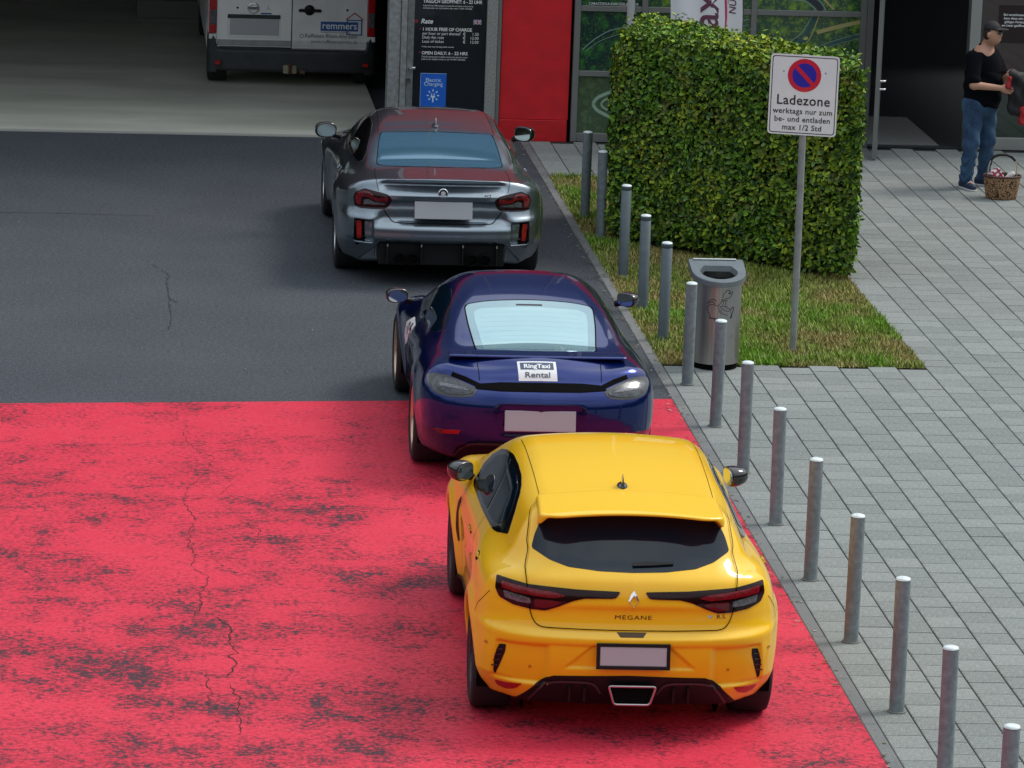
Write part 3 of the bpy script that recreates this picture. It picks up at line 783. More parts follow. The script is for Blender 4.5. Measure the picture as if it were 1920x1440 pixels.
    # sticker on the lid
    S = B.patch('lid_sticker', [(-.170, .284, .921), (.118, .281, .921), (.124, .138, .806), (-.164, .136, .806)], OB, mat('sticker_white', (.72, .74, .76), .4), .004, step=.03)
    B.patch('sticker_panel', [(-.150, .27, .913), (.098, .27, .913), (.100, .22, .868), (-.148, .22, .868)], OB, mat('sticker_blue', (.05, .075, .13), .4), .0055, skirt=.002)
    up = Vector((0, .146, .115)).normalized()
    skin_text(B, 'sticker_lettering', 'RingTaxi', .058, (-.025, .228, .8755), OB, (1, 0, 0), up, mat('sticker_white', (.72, .74, .76), .4), S, bold=.03, sx=.98, off=.0075)
    skin_text(B, 'sticker_lettering', 'Rental', .066, (-.023, .162, .824), OB, (1, 0, 0), up, mat('sticker_grey', (.08, .10, .11), .4), S, bold=.018, sx=1.15, off=.0065)
    # raised wing
    def wg(x, y, z):
        zc_ = .950 - .035 * x * x
        yc_ = .405 + .16 * x ** 2
        g_ = smax(np.abs(z - zc_ - (y - yc_) * .10) - .011, np.abs(y - yc_) - (.080 - .03 * x * x), .02)
        return smax(g_, x - .685, .04)
    blob('rear_wing', wg, (-.75, .2, .9), (.75, .7, 1.0), .008, paint, parent, sym=True)
    for s_ in (-1, 1):
        st = MB(); st.box(s_ * .33 - .012, s_ * .33 + .012, .36, .44, .86, .942, .004); st.build('wing_support', gloss_black, parent)
    plate(parent, -.005, .012, .530, .53, .155, R(-8), name='number_plate')
    mirror_pair(parent, .925, 2.74, .925, 1, gloss_black, w=.090, h=.058, dpt=.10, turn=14)
    gold = mat('rim_bronze', (.62, .47, .33), .28, .8)
    for s_ in (-1, 1):
        make_wheel(parent, s_ * .765, .96, .328, .265, gold, s_, 5, .262)
        make_wheel(parent, s_ * .765, 3.435, .325, .235, gold, s_, 5, .262)
        arch_liner(parent, s_ * .58, s_ * .87, .96, .328, .338); arch_liner(parent, s_ * .58, s_ * .85, 3.435, .328, .333)
    # windscreen, bonnet gap and front lamps
    B.patch('windscreen', sym_poly([(0, 3.15, .92), (.55, 3.05, .93), (.62, 2.95, .93), (.54, 2.60, 1.09), (.45, 2.42, 1.17), (0, 2.45, 1.20)]), (0, -.3, -1), glass_tint, .003, corner=.04, step=.06)
    for mi in (0, 1):
        B.patch('headlamp', [(-.76, 3.8, .66), (-.60, 3.95, .66), (-.56, 4.08, .58), (-.66, 4.08, .52), (-.78, 3.9, .56)], (.2, -1, 0), lamp_clear, .006, mirror=mi, corner=.02, step=.05)
    B.patch('front_grille', sym_poly([(0, 4.3, .40), (.30, 4.3, .40), (.30, 4.3, .36), (0, 4.3, .36)]), (0, -1, 0), gloss_black, .005, step=.06)
    B.patch('front_intake', sym_poly([(0, 4.3, .33), (.50, 4.3, .33), (.45, 4.3, .22), (0, 4.3, .22)]), (0, -1, 0), black_pl, .005, step=.06)
    return B
# ------------------------------------------------------------------ silver-grey coupe
def grey_field():
    Rc = curve([(.12, .24), (.20, .15), (.28, .10), (.36, .06), (.41, .03), (.44, .004), (.50, .0), (.545, .004), (.575, .035), (.60, .075), (.70, .088), (.775, .085), (.80, .058), (.835, .056), (.868, .078), (.897, .118), (.935, .150), (.962, .118), (.985, .080), (1.02, .10), (1.1, .3)])
    Ro = curve([(.12, .24), (.20, .15), (.28, .10), (.36, .06), (.41, .03), (.44, .010), (.50, .004), (.60, .0), (.625, .010), (.66, .040), (.70, .062), (.80, .070), (.88, .085), (.93, .105), (.985, .135), (1.05, .22)])
    Pl = curve([(0, 0), (.3, .012), (.5, .035), (.62, .060), (.74, .112), (.82, .175), (.88, .265), (.92, .39), (.96, .60)])
    Tc = curve([(.3, .92), (.62, 1.02), (.8, 1.095), (1.0, 1.172), (1.2, 1.238), (1.45, 1.285), (1.7, 1.325), (1.95, 1.350), (2.15, 1.343), (2.4, 1.29), (2.7, 1.195), (3.1, 1.03), (3.4, .93)])
    Tl = curve([(0, .985), (.10, .992), (.2, 1.0), (.5, 1.015), (.8, 1.01), (1.5, .975), (2.5, .95), (3.0, .945), (3.4, .93), (3.9, .88), (4.2, .81), (4.45, .68), (4.6, .55)])
    Wb = curve([(0, .87), (.25, .905), (.5, .932), (.75, .944), (1.1, .944), (1.4, .925), (1.8, .890), (2.6, .885), (3.1, .905), (3.5, .935), (3.95, .935), (4.3, .87), (4.58, .74)])
    Sz = curve([(.12, .93), (.25, .96), (.40, .985), (.55, 1.0), (.70, 1.003), (.80, .995), (.88, .965), (.94, .910), (1.0, .82), (1.05, .73)])
    Wg = curve([(.90, .80), (1.0, .755), (1.1, .700), (1.2, .635), (1.28, .570), (1.34, .50), (1.42, .38)])
    def f(x, y, z):
        W = Wb(y) * Sz(z)
        deck = Tl(y) - (.085 * x * x + .35 * np.maximum(0, x - .60) ** 2 * 2) * 1.0
        # clean cut of the boot lid spoiler
        low = smax(x - W, (z - deck), .09)
        wo = sstep(.50, .62, x + np.minimum(0, z - .70) * .55)
        und = Rc(z) * (1 - wo) + Ro(z) * wo
        dent = -.020 * bump(.585, .815, .02, z) * sstep(.34, .44, x) * (1 - wo)
        # corner cavities with the upright reflectors
        dent = dent + .045 * bump(.635, .80, .012, x) * bump(.40, .60, .012, z)
        # corner blocks are pulled back above the cavities
        r_ = und + Pl(x) + dent + 1.3 * np.maximum(0, .38 - z) * sstep(.62, .9, x)
        low = smax(low, (r_ - y) * .92, .035)
        # diffuser opening below
        cut = smax(smax(x - (.56 + .9 * (.41 - z)), z - .405, .01), y - .35, .02)
        low = smax(low, -cut, .012)
        low = smax(low, y - (4.575 - .6 * (x / .93) ** 3.0 - .2 * np.maximum(0, .4 - z)), .10)
        low = smax(low, .175 + .07 * sstep(.9, .6, x) * 0 - z, .03)
        for ya in (.97, 3.717):
            rr = np.sqrt((y - ya) ** 2 + (z - .340) ** 2)
            fl = .028 * np.exp(-((rr - .40) / .065) ** 2) * (z > .2)
            low = low - fl * sstep(.6, .85, x)
            low = smax(low, -smax(rr - .362, .66 - x, .03), .015)
        low = low + .020 * bump(1.55, 2.9, .2, y) * bump(.34, .66, .09, z) * sstep(.75, .9, x)
        cab = x - (Wg(z) - .09 * sstep(1.5, .4, y) - .04 * sstep(2.0, 3.0, y))
        cab = smax(cab, (z - (Tc(y) - .10 * x * x)) * .93, .10)
        cab = smax(cab, .85 - z, .02)
        return smin(low, cab, .07)
    return f

def build_grey(parent):
    paint = mat('grey_paint', (.20, .245, .28), .32, .95, 1.0, .02, coat_ior=1.6, var=.03, vscale=300)
    B = Body(grey_field(), (-.99, -.05, .10), (1.0, 4.62, 1.42), .0125, paint, parent)
    MODEL['B'] = B
    BK = (0, 1, -.15); OB = (0, 1, -.5)
    glass_sky_blue = mat('rear_glass_sky_blue', (.075, .18, .27), .07, .5, .5, .02, ior=1.6)  # blue of the reflected sky put into the glass colour
    win = sym_poly([(0, 1.235, 1.247), (.30, 1.24, 1.240), (.505, 1.27, 1.225), (.530, 1.20, 1.200), (.555, 1.0, 1.137), (.580, .74, 1.040), (.565, .68, 1.020), (.40, .61, 1.022), (0, .565, 1.027)])
    B.patch('rear_window', win, OB, glass_sky_blue, .002, corner=.02, step=.03)
    B.seam('window_seal', [win[k] for k in range(9)] + [win[k] for k in range(9, len(win))] + [win[0]], OB, gap_mat, .007, off=.0035)
    for mi in (0, 1):
        lamp = [(-.808, .27, .790), (-.785, .24, .842), (-.712, .19, .880), (-.645, .15, .868), (-.50, .08, .840), (-.468, .08, .800), (-.495, .1, .735), (-.535, .106, .708), (-.64, .15, .700), (-.755, .2, .697), (-.795, .245, .712)]
        L = B.patch('tail_lamp', lamp, BK, lamp_dark, .012, corner=.015, mirror=mi)
        B.patch('lamp_lens', [(-.790, .25, .785), (-.775, .24, .828), (-.71, .19, .858), (-.665, .15, .848), (-.60, .12, .812), (-.50, .09, .815), (-.505, .09, .785), (-.61, .12, .780), (-.675, .15, .812), (-.715, .19, .818), (-.735, .2, .795), (-.74, .2, .735), (-.775, .24, .738)], BK, lamp_red, .017, parent=L, corner=.008, mirror=mi, skirt=.003)
        B.patch('lamp_lens', [(-.715, .2, .775), (-.68, .18, .790), (-.62, .15, .765), (-.52, .12, .768), (-.53, .12, .748), (-.62, .15, .742), (-.67, .2, .738), (-.715, .2, .735)], BK, lamp_clear, .0165, parent=L, corner=.004, mirror=mi, skirt=.003)
        cv = B.patch('bumper_pocket', [(-.790, .2, .600), (-.712, .2, .605), (-.700, .2, .400), (-.775, .2, .352), (-.795, .25, .385)], (0, 1, 0), gap_mat, .002, corner=.01, mirror=mi)
        B.patch('upright_reflector', [(-.776, .2, .588), (-.738, .2, .592), (-.728, .2, .432), (-.768, .2, .425)], (0, 1, 0), reflector_red, .012, corner=.006, mirror=mi, parent=cv)
        B.seam('lid_gap', [(-.60, .60, 1.0), (-.615, .40, .99), (-.610, .20, .945), (-.590, .13, .87)], OB, gap_mat, .005, mirror=mi)
        B.seam('lid_gap', [(-.54, .1, .70), (-.50, .1, .645), (-.455, .08, .598), (-.40, .08, .588), (-.2, .06, .586), (0, .06, .586)], BK, gap_mat, .009, mirror=mi)
        B.patch('side_window', [(-.780, 2.90, .955), (-.73, 3.0, 1.0), (-.68, 2.75, 1.10), (-.62, 2.4, 1.20), (-.59, 2.0, 1.265), (-.59, 1.65, 1.255), (-.61, 1.3, 1.19), (-.66, 1.02, 1.09), (-.700, .93, 1.02), (-.738, 1.03, .985), (-.765, 1.68, .97), (-.782, 2.5, .95)], (1, 0, -.55), gloss_black, .003, mirror=mi, corner=.03, step=.04)
        B.seam('door_gap', [(-.775, 1.50, .96), (-.85, 1.48, .85), (-.87, 1.52, .55), (-.87, 1.62, .28)], (1, 0, 0), gap_mat, .006, mirror=mi)
        B.seam('door_gap', [(-.785, 2.95, .94), (-.86, 3.0, .8), (-.88, 3.02, .6), (-.88, 2.95, .3)], (1, 0, 0), gap_mat, .006, mirror=mi)
        B.patch('door_handle', [(-.9, 1.72 + .10 * math.cos(a), .82 + .016 * math.sin(a)) for a in [k * math.pi / 8 for k in range(16)]], (1, 0, 0), paint, .018, mirror=mi)
        B.patch('side_skirt', [(-.9, 1.36, .165), (-.9, 3.32, .165), (-.9, 3.32, .22), (-.9, 1.36, .23)], (1, 0, 0), black_pl, .012, mirror=mi, step=.06)
        B.seam('roof_gap', [(-.515, 2.2, 1.31), (-.525, 1.7, 1.29), (-.545, 1.27, 1.215)], (0, 0, -1), gap_mat, .005, mirror=mi)
    dd = MB(); dd.box(-.575, .575, .11, .30, .19, .402, .01); D = dd.build('diffuser', black_pl, parent)
    for xx in (-.50, -.19, .19, .50):
        b = MB(); b.box(xx - .008, xx + .008, .03, .15, .21, .40, .003); b.build('diffuser_fin', black_pl, D)
        b = MB(); b.box(xx - .006, xx + .006, .022, .03, .375, .40); b.build('fin_clip', chrome, D)
    for xx in (-.39, -.27, .27, .39):
        t = MB(); t.lathe([(.050, 0), (.054, .008), (.054, .20), (.044, .20), (.042, .012), (.050, 0)], 24, 'y', (xx, -.01, .265)); t.build('exhaust_tip', mat('exhaust_black', (.05, .05, .05), .25, .9), parent)
    # roundel
    rd = MB(); rd.lathe([(.001, -.012), (.030, -.011), (.031, -.013), (.041, -.011), (.043, .004)], 32, 'y', (0, .058, 0), cap=False)
    o = rd.build('roundel', mat('roundel_black', (.01, .01, .012), .15, 0, 1.0), parent); o.location = (-.006, 0, .878); o.rotation_euler = (R(-8), 0, 0)
    q = MB()
    for a0, col in ((0, 0), (math.pi / 2, 1), (math.pi, 0), (3 * math.pi / 2, 1)):
        v = [(0, 0)] + [(.021 * math.cos(a0 + k * math.pi / 16), .021 * math.sin(a0 + k * math.pi / 16)) for k in range(9)]
        q.prism([(a, b) for a, b in v], .040, .046, 'xz', col)
    q.build('roundel_quarters', [mat('roundel_white', (.5, .5, .52), .4), mat('roundel_blue', (.03, .15, .42), .3)], o)
    rg = MB(); rg.lathe([(.038, .040), (.045, .040), (.045, .05)], 32, 'y'); rg.build('roundel_ring', chrome, o)
    skin_text(B, 'badge_lettering', 'M2', .034, (.40, 0, .838), (0, 1, 0), (1, 0, 0), (0, 0, 1), mat('badge_dark', (.05, .03, .02), .25, .6), sx=1.5, bold=0, shear=.2)
    plate(parent, 0.002, .040, .715, .53, .160, R(-14), name='number_plate')
    o = blob('roof_aerial', lambda a, b2, c2: smax(smin(ell0(a, b2, c2, .034, .075, .024), smax(np.abs(a) - .007 * np.clip(1.2 - c2 / .09, .3, 1), np.sqrt(((b2 + .02) / .055) ** 2 + (c2 / .082) ** 2) * .05 - .05, .004), .008), -c2 - .004, .004), (-.045, -.1, -.01), (.045, .1, .095), .0045, paint, parent); o.location = (0, 1.42, 1.276)
    mirror_pair(parent, .965, 2.80, 1.00, 1, gloss_black, w=.105, h=.075, dpt=.10, turn=10)
    rim = mat('rim_silver', (.72, .72, .74), .25, .9)
    for s_ in (-1, 1):
        for yy in (.97, 3.717):
            make_wheel(parent, s_ * .805, yy, .343, .275 if yy < 2 else .26, rim, s_, 10, .268)
            arch_liner(parent, s_ * .60, s_ * .91, yy, .340, .355)
    # sunroof glass towards the front of the roof
    B.patch('roof_glass', sym_poly([(0, 2.32, 1.31), (.40, 2.30, 1.31), (.44, 2.05, 1.33), (0, 2.07, 1.35)]), (0, 0, -1), mat('roof_glass_dark', (.02, .025, .03), .05, 0, 1), .003, corner=.03)
    # windscreen, bonnet gap and front lamps
    B.patch('windscreen', sym_poly([(0, 3.2, .99), (.55, 3.1, .99), (.62, 3.0, 1.0), (.56, 2.7, 1.15), (.48, 2.48, 1.25), (0, 2.55, 1.25)]), (0, -.3, -1), glass_tint, .003, corner=.04, step=.06)
    for mi in (0, 1):
        B.patch('headlamp', [(-.86, 3.95, .74), (-.62, 4.2, .75), (-.45, 4.3, .70), (-.60, 4.25, .62), (-.85, 4.0, .64)], (.2, -1, 0), lamp_clear, .006, mirror=mi, corner=.02, step=.05)
    B.patch('front_grille', sym_poly([(0, 4.3, .66), (.30, 4.3, .66), (.30, 4.3, .50), (0, 4.3, .50)]), (0, -1, 0), gloss_black, .005, step=.06)
    B.patch('front_intake', sym_poly([(0, 4.3, .48), (.60, 4.3, .46), (.55, 4.3, .28), (0, 4.3, .26)]), (0, -1, 0), black_pl, .005, step=.06)
    return B
# ------------------------------------------------------------------ ground, road, paint, kerb, pavers
def ground_mat(name, build):
    m = bpy.data.materials.new(name); m.use_nodes = True
    build(m, m.node_tree.nodes, m.node_tree.links, m.node_tree.nodes['Principled BSDF']); MATS[name] = m
    return m
def N_noise(n, l, vec, scale, detail=6, rough=.6, dist=0.0):
    z = n.new('ShaderNodeTexNoise'); z.inputs['Scale'].default_value = scale; z.inputs['Detail'].default_value = detail
    z.inputs['Roughness'].default_value = rough; z.inputs['Distortion'].default_value = dist
    l.new(vec, z.inputs['Vector']); return z.outputs[0]
def N_range(n, l, v, a, b, c=0.0, d=1.0):
    r = n.new('ShaderNodeMapRange'); r.inputs[1].default_value = a; r.inputs[2].default_value = b; r.inputs[3].default_value = c; r.inputs[4].default_value = d
    l.new(v, r.inputs[0]); return r.outputs[0]
def N_math(n, l, op, a, b):
    k = n.new('ShaderNodeMath'); k.operation = op
    for i, v in enumerate((a, b)):
        if isinstance(v, (int, float)): k.inputs[i].default_value = v
        else: l.new(v, k.inputs[i])
    return k.outputs[0]
def N_mix(n, l, f, a, b):
    k = n.new('ShaderNodeMix'); k.data_type = 'RGBA'
    if isinstance(f, (int, float)): k.inputs[0].default_value = f
    else: l.new(f, k.inputs[0])
    for i, v in ((6, a), (7, b)):
        if isinstance(v, tuple): k.inputs[i].default_value = (*v[:3], 1)
        else: l.new(v, k.inputs[i])
    return k.outputs[2]
def N_vec(n, l, s=(1, 1, 1), attr='Object'):
    t = n.new('ShaderNodeTexCoord'); mp = n.new('ShaderNodeMapping'); mp.inputs['Scale'].default_value = s
    l.new(t.outputs[attr], mp.inputs[0]); return mp.outputs[0]
def N_bump(n, l, b, h, strength, dist):
    k = n.new('ShaderNodeBump'); k.inputs['Strength'].default_value = strength; k.inputs['Distance'].default_value = dist
    l.new(h, k.inputs['Height']); l.new(k.outputs[0], b.inputs['Normal'])

def b_asphalt(m, n, l, b):
    v = N_vec(n, l)
    big = N_noise(n, l, v, .55, 5); fine = N_noise(n, l, v, 62, 4, .85); mid = N_noise(n, l, v, 6, 5, .7)
    c = N_mix(n, l, N_range(n, l, big, .35, .68), (.046, .053, .062), (.060, .068, .078))
    grit = N_noise(n, l, v, 24, 4, .8)
    c = N_mix(n, l, N_range(n, l, grit, .50, .72, 0, .45), c, (.12, .13, .14))
    c = N_mix(n, l, N_range(n, l, grit, .50, .30, 0, .5), c, (.018, .020, .024))
    c = N_mix(n, l, N_range(n, l, fine, .50, .78, 0, .55), c, (.26, .28, .31))
    c = N_mix(n, l, N_range(n, l, fine, .50, .25, 0, .6), c, (.012, .013, .016))
    l.new(c, b.inputs['Base Color']); b.inputs['Roughness'].default_value = .9; b.inputs['Specular IOR Level'].default_value = .12
    N_bump(n, l, b, fine, .35, .006)
def b_red(m, n, l, b):
    v = N_vec(n, l)
    big = N_noise(n, l, v, .9, 3, .55); mid = N_noise(n, l, v, 3.4, 5, .65, .3); fl = N_noise(n, l, v, 26, 6, .74); fine = N_noise(n, l, v, 120, 3, .8)
    s = n.new('ShaderNodeSeparateXYZ'); t = n.new('ShaderNodeTexCoord'); l.new(t.outputs['Object'], s.inputs[0])
    b.inputs['Specular IOR Level'].default_value = .22
    near = N_range(n, l, s.outputs[1], 34.5, 27, -.022, .038)
    lane = N_range(n, l, s.outputs[0], 1.9, 2.5, .012, -.030)
    patch = N_math(n, l, 'MULTIPLY', N_math(n, l, 'SUBTRACT', N_math(n, l, 'ADD', N_math(n, l, 'MULTIPLY', big, .45), N_math(n, l, 'MULTIPLY', mid, .55)), .5), 1.15)
    a = N_math(n, l, 'ADD', N_math(n, l, 'ADD', fl, patch), N_math(n, l, 'ADD', near, lane))
    wear = N_range(n, l, a, .588, .672)
    thin = N_range(n, l, a, .44, .62, 0, .85)
    red = N_mix(n, l, N_range(n, l, mid, .3, .7), (.54, .017, .046), (.68, .040, .076))
    red = N_mix(n, l, N_range(n, l, fine, .42, .72, 0, .30), red, (.86, .17, .21))
    red = N_mix(n, l, thin, red, (.30, .016, .034))
    c = N_mix(n, l, wear, red, N_mix(n, l, N_range(n, l, fine, .4, .7), (.030, .018, .026), (.095, .050, .062)))
    l.new(c, b.inputs['Base Color'])
    l.new(N_range(n, l, fl, .3, .7, .36, .60), b.inputs['Roughness'])
    N_bump(n, l, b, N_math(n, l, 'SUBTRACT', fine, N_math(n, l, 'MULTIPLY', wear, 1.5)), .30, .006)
def b_garage(m, n, l, b):
    v = N_vec(n, l); a = N_noise(n, l, N_vec(n, l, (.5, 1.5, 1)), .9, 6, .6, .4); f = N_noise(n, l, v, 60, 3)
    c = N_mix(n, l, N_range(n, l, a, .35, .68), (.44, .45, .38), (.62, .62, .53))
    c = N_mix(n, l, N_range(n, l, f, .5, .8, 0, .3), c, (.32, .32, .28))
    l.new(c, b.inputs['Base Color']); b.inputs['Roughness'].default_value = .5
def b_soil(m, n, l, b):
    v = N_vec(n, l); a = N_noise(n, l, v, 3, 6); f = N_noise(n, l, v, 50, 4)
    c = N_mix(n, l, N_range(n, l, a, .3, .7), (.075, .080, .022), (.16, .13, .06)); c = N_mix(n, l, N_range(n, l, f, .4, .8, 0, .6), c, (.03, .028, .014))
    l.new(c, b.inputs['Base Color']); b.inputs['Roughness'].default_value = .95; N_bump(n, l, b, f, .8, .02)
def b_paver(m, n, l, b):
    v = N_vec(n, l); a = N_noise(n, l, v, 120, 3, .85); w = N_noise(n, l, v, .8, 5); st = N_noise(n, l, v, 7, 5, .7)
    at = n.new('ShaderNodeAttribute'); at.attribute_name = 'tone'; oi = n.new('ShaderNodeObjectInfo')
    tone = N_math(n, l, 'FRACT', N_math(n, l, 'ADD', at.outputs['Fac'], oi.outputs['Random']), 0)
    c = N_mix(n, l, tone, (.165, .185, .178), (.232, .253, .244))
    c = N_mix(n, l, N_range(n, l, w, .35, .65, 0, .35), c, (.20, .205, .195))
    c = N_mix(n, l, N_range(n, l, a, .48, .75, 0, .75), c, (.40, .44, .42))
    c = N_mix(n, l, N_range(n, l, a, .50, .28, 0, .70), c, (.05, .06, .058))
    c = N_mix(n, l, N_range(n, l, st, .62, .8, 0, .35), c, (.13, .125, .11))
    s = n.new('ShaderNodeSeparateXYZ'); t = n.new('ShaderNodeTexCoord'); 
    l.new(c, b.inputs['Base Color']); b.inputs['Roughness'].default_value = .9; b.inputs['Specular IOR Level'].default_value = .2; N_bump(n, l, b, a, .3, .004)
def b_kerb(m, n, l, b):
    v = N_vec(n, l); a = N_noise(n, l, v, 110, 3, .8); w = N_noise(n, l, v, 1.6, 5)
    c = N_mix(n, l, N_range(n, l, w, .3, .7), (.10, .11, .115), (.17, .175, .17)); c = N_mix(n, l, N_range(n, l, a, .5, .75, 0, .5), c, (.33, .34, .34)); c = N_mix(n, l, N_range(n, l, a, .5, .3, 0, .5), c, (.04, .045, .045))
    l.new(c, b.inputs['Base Color']); b.inputs['Roughness'].default_value = .85; N_bump(n, l, b, a, .4, .004)
asphalt = ground_mat('asphalt', b_asphalt); redm = ground_mat('red_road_paint', b_red); garfl = ground_mat('garage_concrete', b_garage)
soil = ground_mat('soil', b_soil); paver_m = ground_mat('granite_paver', b_paver); kerb_m = ground_mat('kerb_stone', b_kerb)

KX0, KX1, FY = 4.885, 4.975, 48.40  # kerb, facade, bollard and hedge coordinates unprojected from image pixels beforehand
def sheet(name, x0, x1, y0, y1, z, m, kind='structure'):
    o = mesh(name, [(x0, y0, z), (x1, y0, z), (x1, y1, z), (x0, y1, z)], [(0, 1, 2, 3)], m); return tag(o, kind=kind)
sheet('ground', -400, 400, -400, 700, -.06, asphalt)
tag(mesh('road', [(-60, -40, 0), (KX0, -40, 0), (KX0, FY, 0), (-60, FY, 0)], [(0, 1, 2, 3)], asphalt), kind='structure')
# painted red area, its far edge runs slightly askew
red = mesh('red_painted_road', [(-60, -20, .004), (KX0, -20, .004), (KX0, 35.23, .004), (-.56, 34.71, .004), (-60, 30.2, .004)], [(0, 1, 2, 3, 4)], redm); tag(red, kind='structure')
def ribbon(name, pts, w, z, m, parent=None, jit=.012, seed=1):
    rr = random.Random(seed); P = []
    for i in range(len(pts) - 1):
        a, b = Vector((*pts[i], 0)), Vector((*pts[i + 1], 0)); n = max(2, int((b - a).length / .035))
        for k in range(n): 
            q = a.lerp(b, k / n); P.append(Vector((q.x + rr.uniform(-jit, jit), q.y + rr.uniform(-jit, jit), 0)))
    P.append(Vector((*pts[-1], 0))); V = []
    for i, q in enumerate(P):
        t = (P[min(i + 1, len(P) - 1)] - P[max(i - 1, 0)]).normalized(); s = Vector((-t.y, t.x, 0)); ww = w * rr.uniform(.3, 1.3) * (0.2 if i in (0, len(P) - 1) else 1)
        V += [(q.x + s.x * ww / 2, q.y + s.y * ww / 2, z), (q.x - s.x * ww / 2, q.y - s.y * ww / 2, z)]
    return mesh(name, V, [(2 * i, 2 * i + 1, 2 * i + 3, 2 * i + 2) for i in range(len(P) - 1)], m, parent)
crack_m = mat('crack_dark', (.018, .010, .013), .95)
for i, (w, pts) in enumerate(((.005, [(.87, 33.79), (.89, 33.44), (.94, 33.22), (1.09, 32.93)]), (.008, [(.83, 31.5), (.87, 31.17), (.9, 30.95)]), (.009, [(.85, 30.53), (.83, 30.27), (.88, 29.99), (.84, 29.67)]),
        (.009, [(.95, 29.4), (.94, 29.22), (.88, 28.98), (.88, 28.62), (.82, 28.36)]), (.012, [(.97, 28.38), (1.06, 28.14), (1.04, 27.74), (1.08, 27.49), (1.03, 27.43), (1.07, 27.25), (1.0, 26.92)]),
        (.008, [(.88, 27.01), (.87, 26.78), (.91, 26.55), (.87, 26.52), (.87, 26.32), (.92, 26.21)]), (.010, [(1.02, 26.78), (1.04, 26.55), (1.07, 26.52), (1.04, 26.1), (1.06, 25.94), (1.04, 25.72)]),
        (.006, [(1.6, 31.9), (1.9, 31.75), (2.2, 31.8)]), (.004, [(1.09, 32.93), (1.0, 32.4), (.86, 31.9), (.83, 31.5)]), (.005, [(.9, 30.95), (.86, 30.7), (.85, 30.53)]), (.005, [(.84, 29.67), (.9, 29.5), (.95, 29.4)]), (.005, [(1.0, 26.92), (.94, 26.98), (.88, 27.01)]), (.006, [(1.2, 31.0), (1.35, 30.7), (1.3, 30.3)]), (.005, [(.9, 31.6), (1.1, 31.75), (1.2, 32.1)]))):
    ribbon('road_crack', pts, w * .8, .0065, crack_m, red, seed=i + 3)
road = bpy.data.objects['road']
acr = mat('asphalt_crack', (.020, .022, .026), .95)
for i, pts in enumerate(([(.81, 40.44), (.88, 40.16), (.85, 39.92), (.86, 38.77), (.86, 38.15), (.83, 37.71)], [(.84, 39.2), (.93, 38.9)], [(.80, 40.5), (.72, 40.7)])):
    ribbon('road_crack', pts, .012, .003, acr, road, seed=i + 30)
ribbon('road_joint', [(-3, 43.22), (-.14, 43.30), (.37, 43.26), (.80, 43.24)], .012, .003, acr, road, jit=.003, seed=41)
# garage floor
sheet('garage_floor', -14, 3.42, FY, 66, .006, garfl)

# pavers ------------------------------------------------------------
sheet('joint_sand', KX1, 40, 10, FY + .02, -.012, mat('joint_sand', (.016, .016, .015), .95))
PX, PY, PX0, PY0 = .2535, .262, 5.222, 31.943
GX0, GX1, GY0, GY1 = KX1, 7.20, 36.62, 46.06          # grass bed
def in_bed(x, y):
    return GY0 < y < GY1 and x < 7.262
MS = m.inverted()
CAMI = cam.matrix_world.inverted()
def to_px(x, y, z=0):
    q = CAMI @ Vector((x, y, z)); f_ = 8343.43 / 1920 * 1024
    return 512 + f_ * q.x / -q.z, 384 - f_ * q.y / -q.z
cells = []
for i in range(-1, 60):
    for j in range(-78, 66):
        x0 = PX0 + i * PX; x1 = x0 + PX
        y0 = PY0 + j * PY + (PY / 2 if i % 2 else 0); y1 = y0 + PY
        if i == -1: x0 = KX1 + .004
        xc, yc_ = (x0 + x1) / 2, (y0 + y1) / 2
        if yc_ > FY - .10 or yc_ < 12: continue
        if in_bed(xc, yc_): continue
        y1 = min(y1, FY - .01)
        # trim against the grass bed
        if xc < 7.262:
            if y0 < GY0 < y1: y1 = GY0
            if y0 < GY1 < y1: y0 = GY1
            if y1 - y0 < .05: continue
        cells.append((x0, x1, y0, y1))
vis = []
for c in cells:
    u, v = to_px((c[0] + c[1]) / 2, (c[2] + c[3]) / 2)
    vis.append((0 if -10 < u < 1034 and -10 < v < 778 else 1, c[2], c))
vis.sort(key=lambda q: (q[0], q[1]))
pavement = empty('pavement', (0, 0, 0)); tag(pavement, kind='structure')
def slab(x0, x1, y0, y1, g=.0048, ch=.005, dz=0, tl=(0, 0)):
    gx = g * 1.08
    a, b_, c, d = x0 + gx, x1 - gx, y0 + g * 1.1, y1 - g * 1.1
    zt = lambda x, y: .004 + dz + tl[0] * (x - (x0 + x1) / 2) + tl[1] * (y - (y0 + y1) / 2)
    v = [(a, c, -.012), (b_, c, -.012), (b_, d, -.012), (a, d, -.012)]
    v += [(p, q, zt(p, q) - ch * .6) for p, q in ((a, c), (b_, c), (b_, d), (a, d))]
    v += [(p, q, zt(p, q)) for p, q in ((a + ch, c + ch * .6), (b_ - ch, c + ch * .6), (b_ - ch, d - ch * .6), (a + ch, d - ch * .6))]
    f = [(8, 9, 10, 11)] + [(4 + k, 4 + (k + 1) % 4, 8 + (k + 1) % 4, 8 + k) for k in range(4)] + [(k, (k + 1) % 4, 4 + (k + 1) % 4, 4 + k) for k in range(4)]
    return v, f
pm = []
for k in range(10):
    v, f = slab(-PX / 2, PX / 2, -PY / 2, PY / 2, tl=(random.uniform(-.006, .006), random.uniform(-.006, .006)))
    me = bpy.data.meshes.new('paver'); me.from_pydata(v, [], f); me.update(); me.materials.append(paver_m); pm.append(me)
indiv = 0; V = []; F = []; T = []
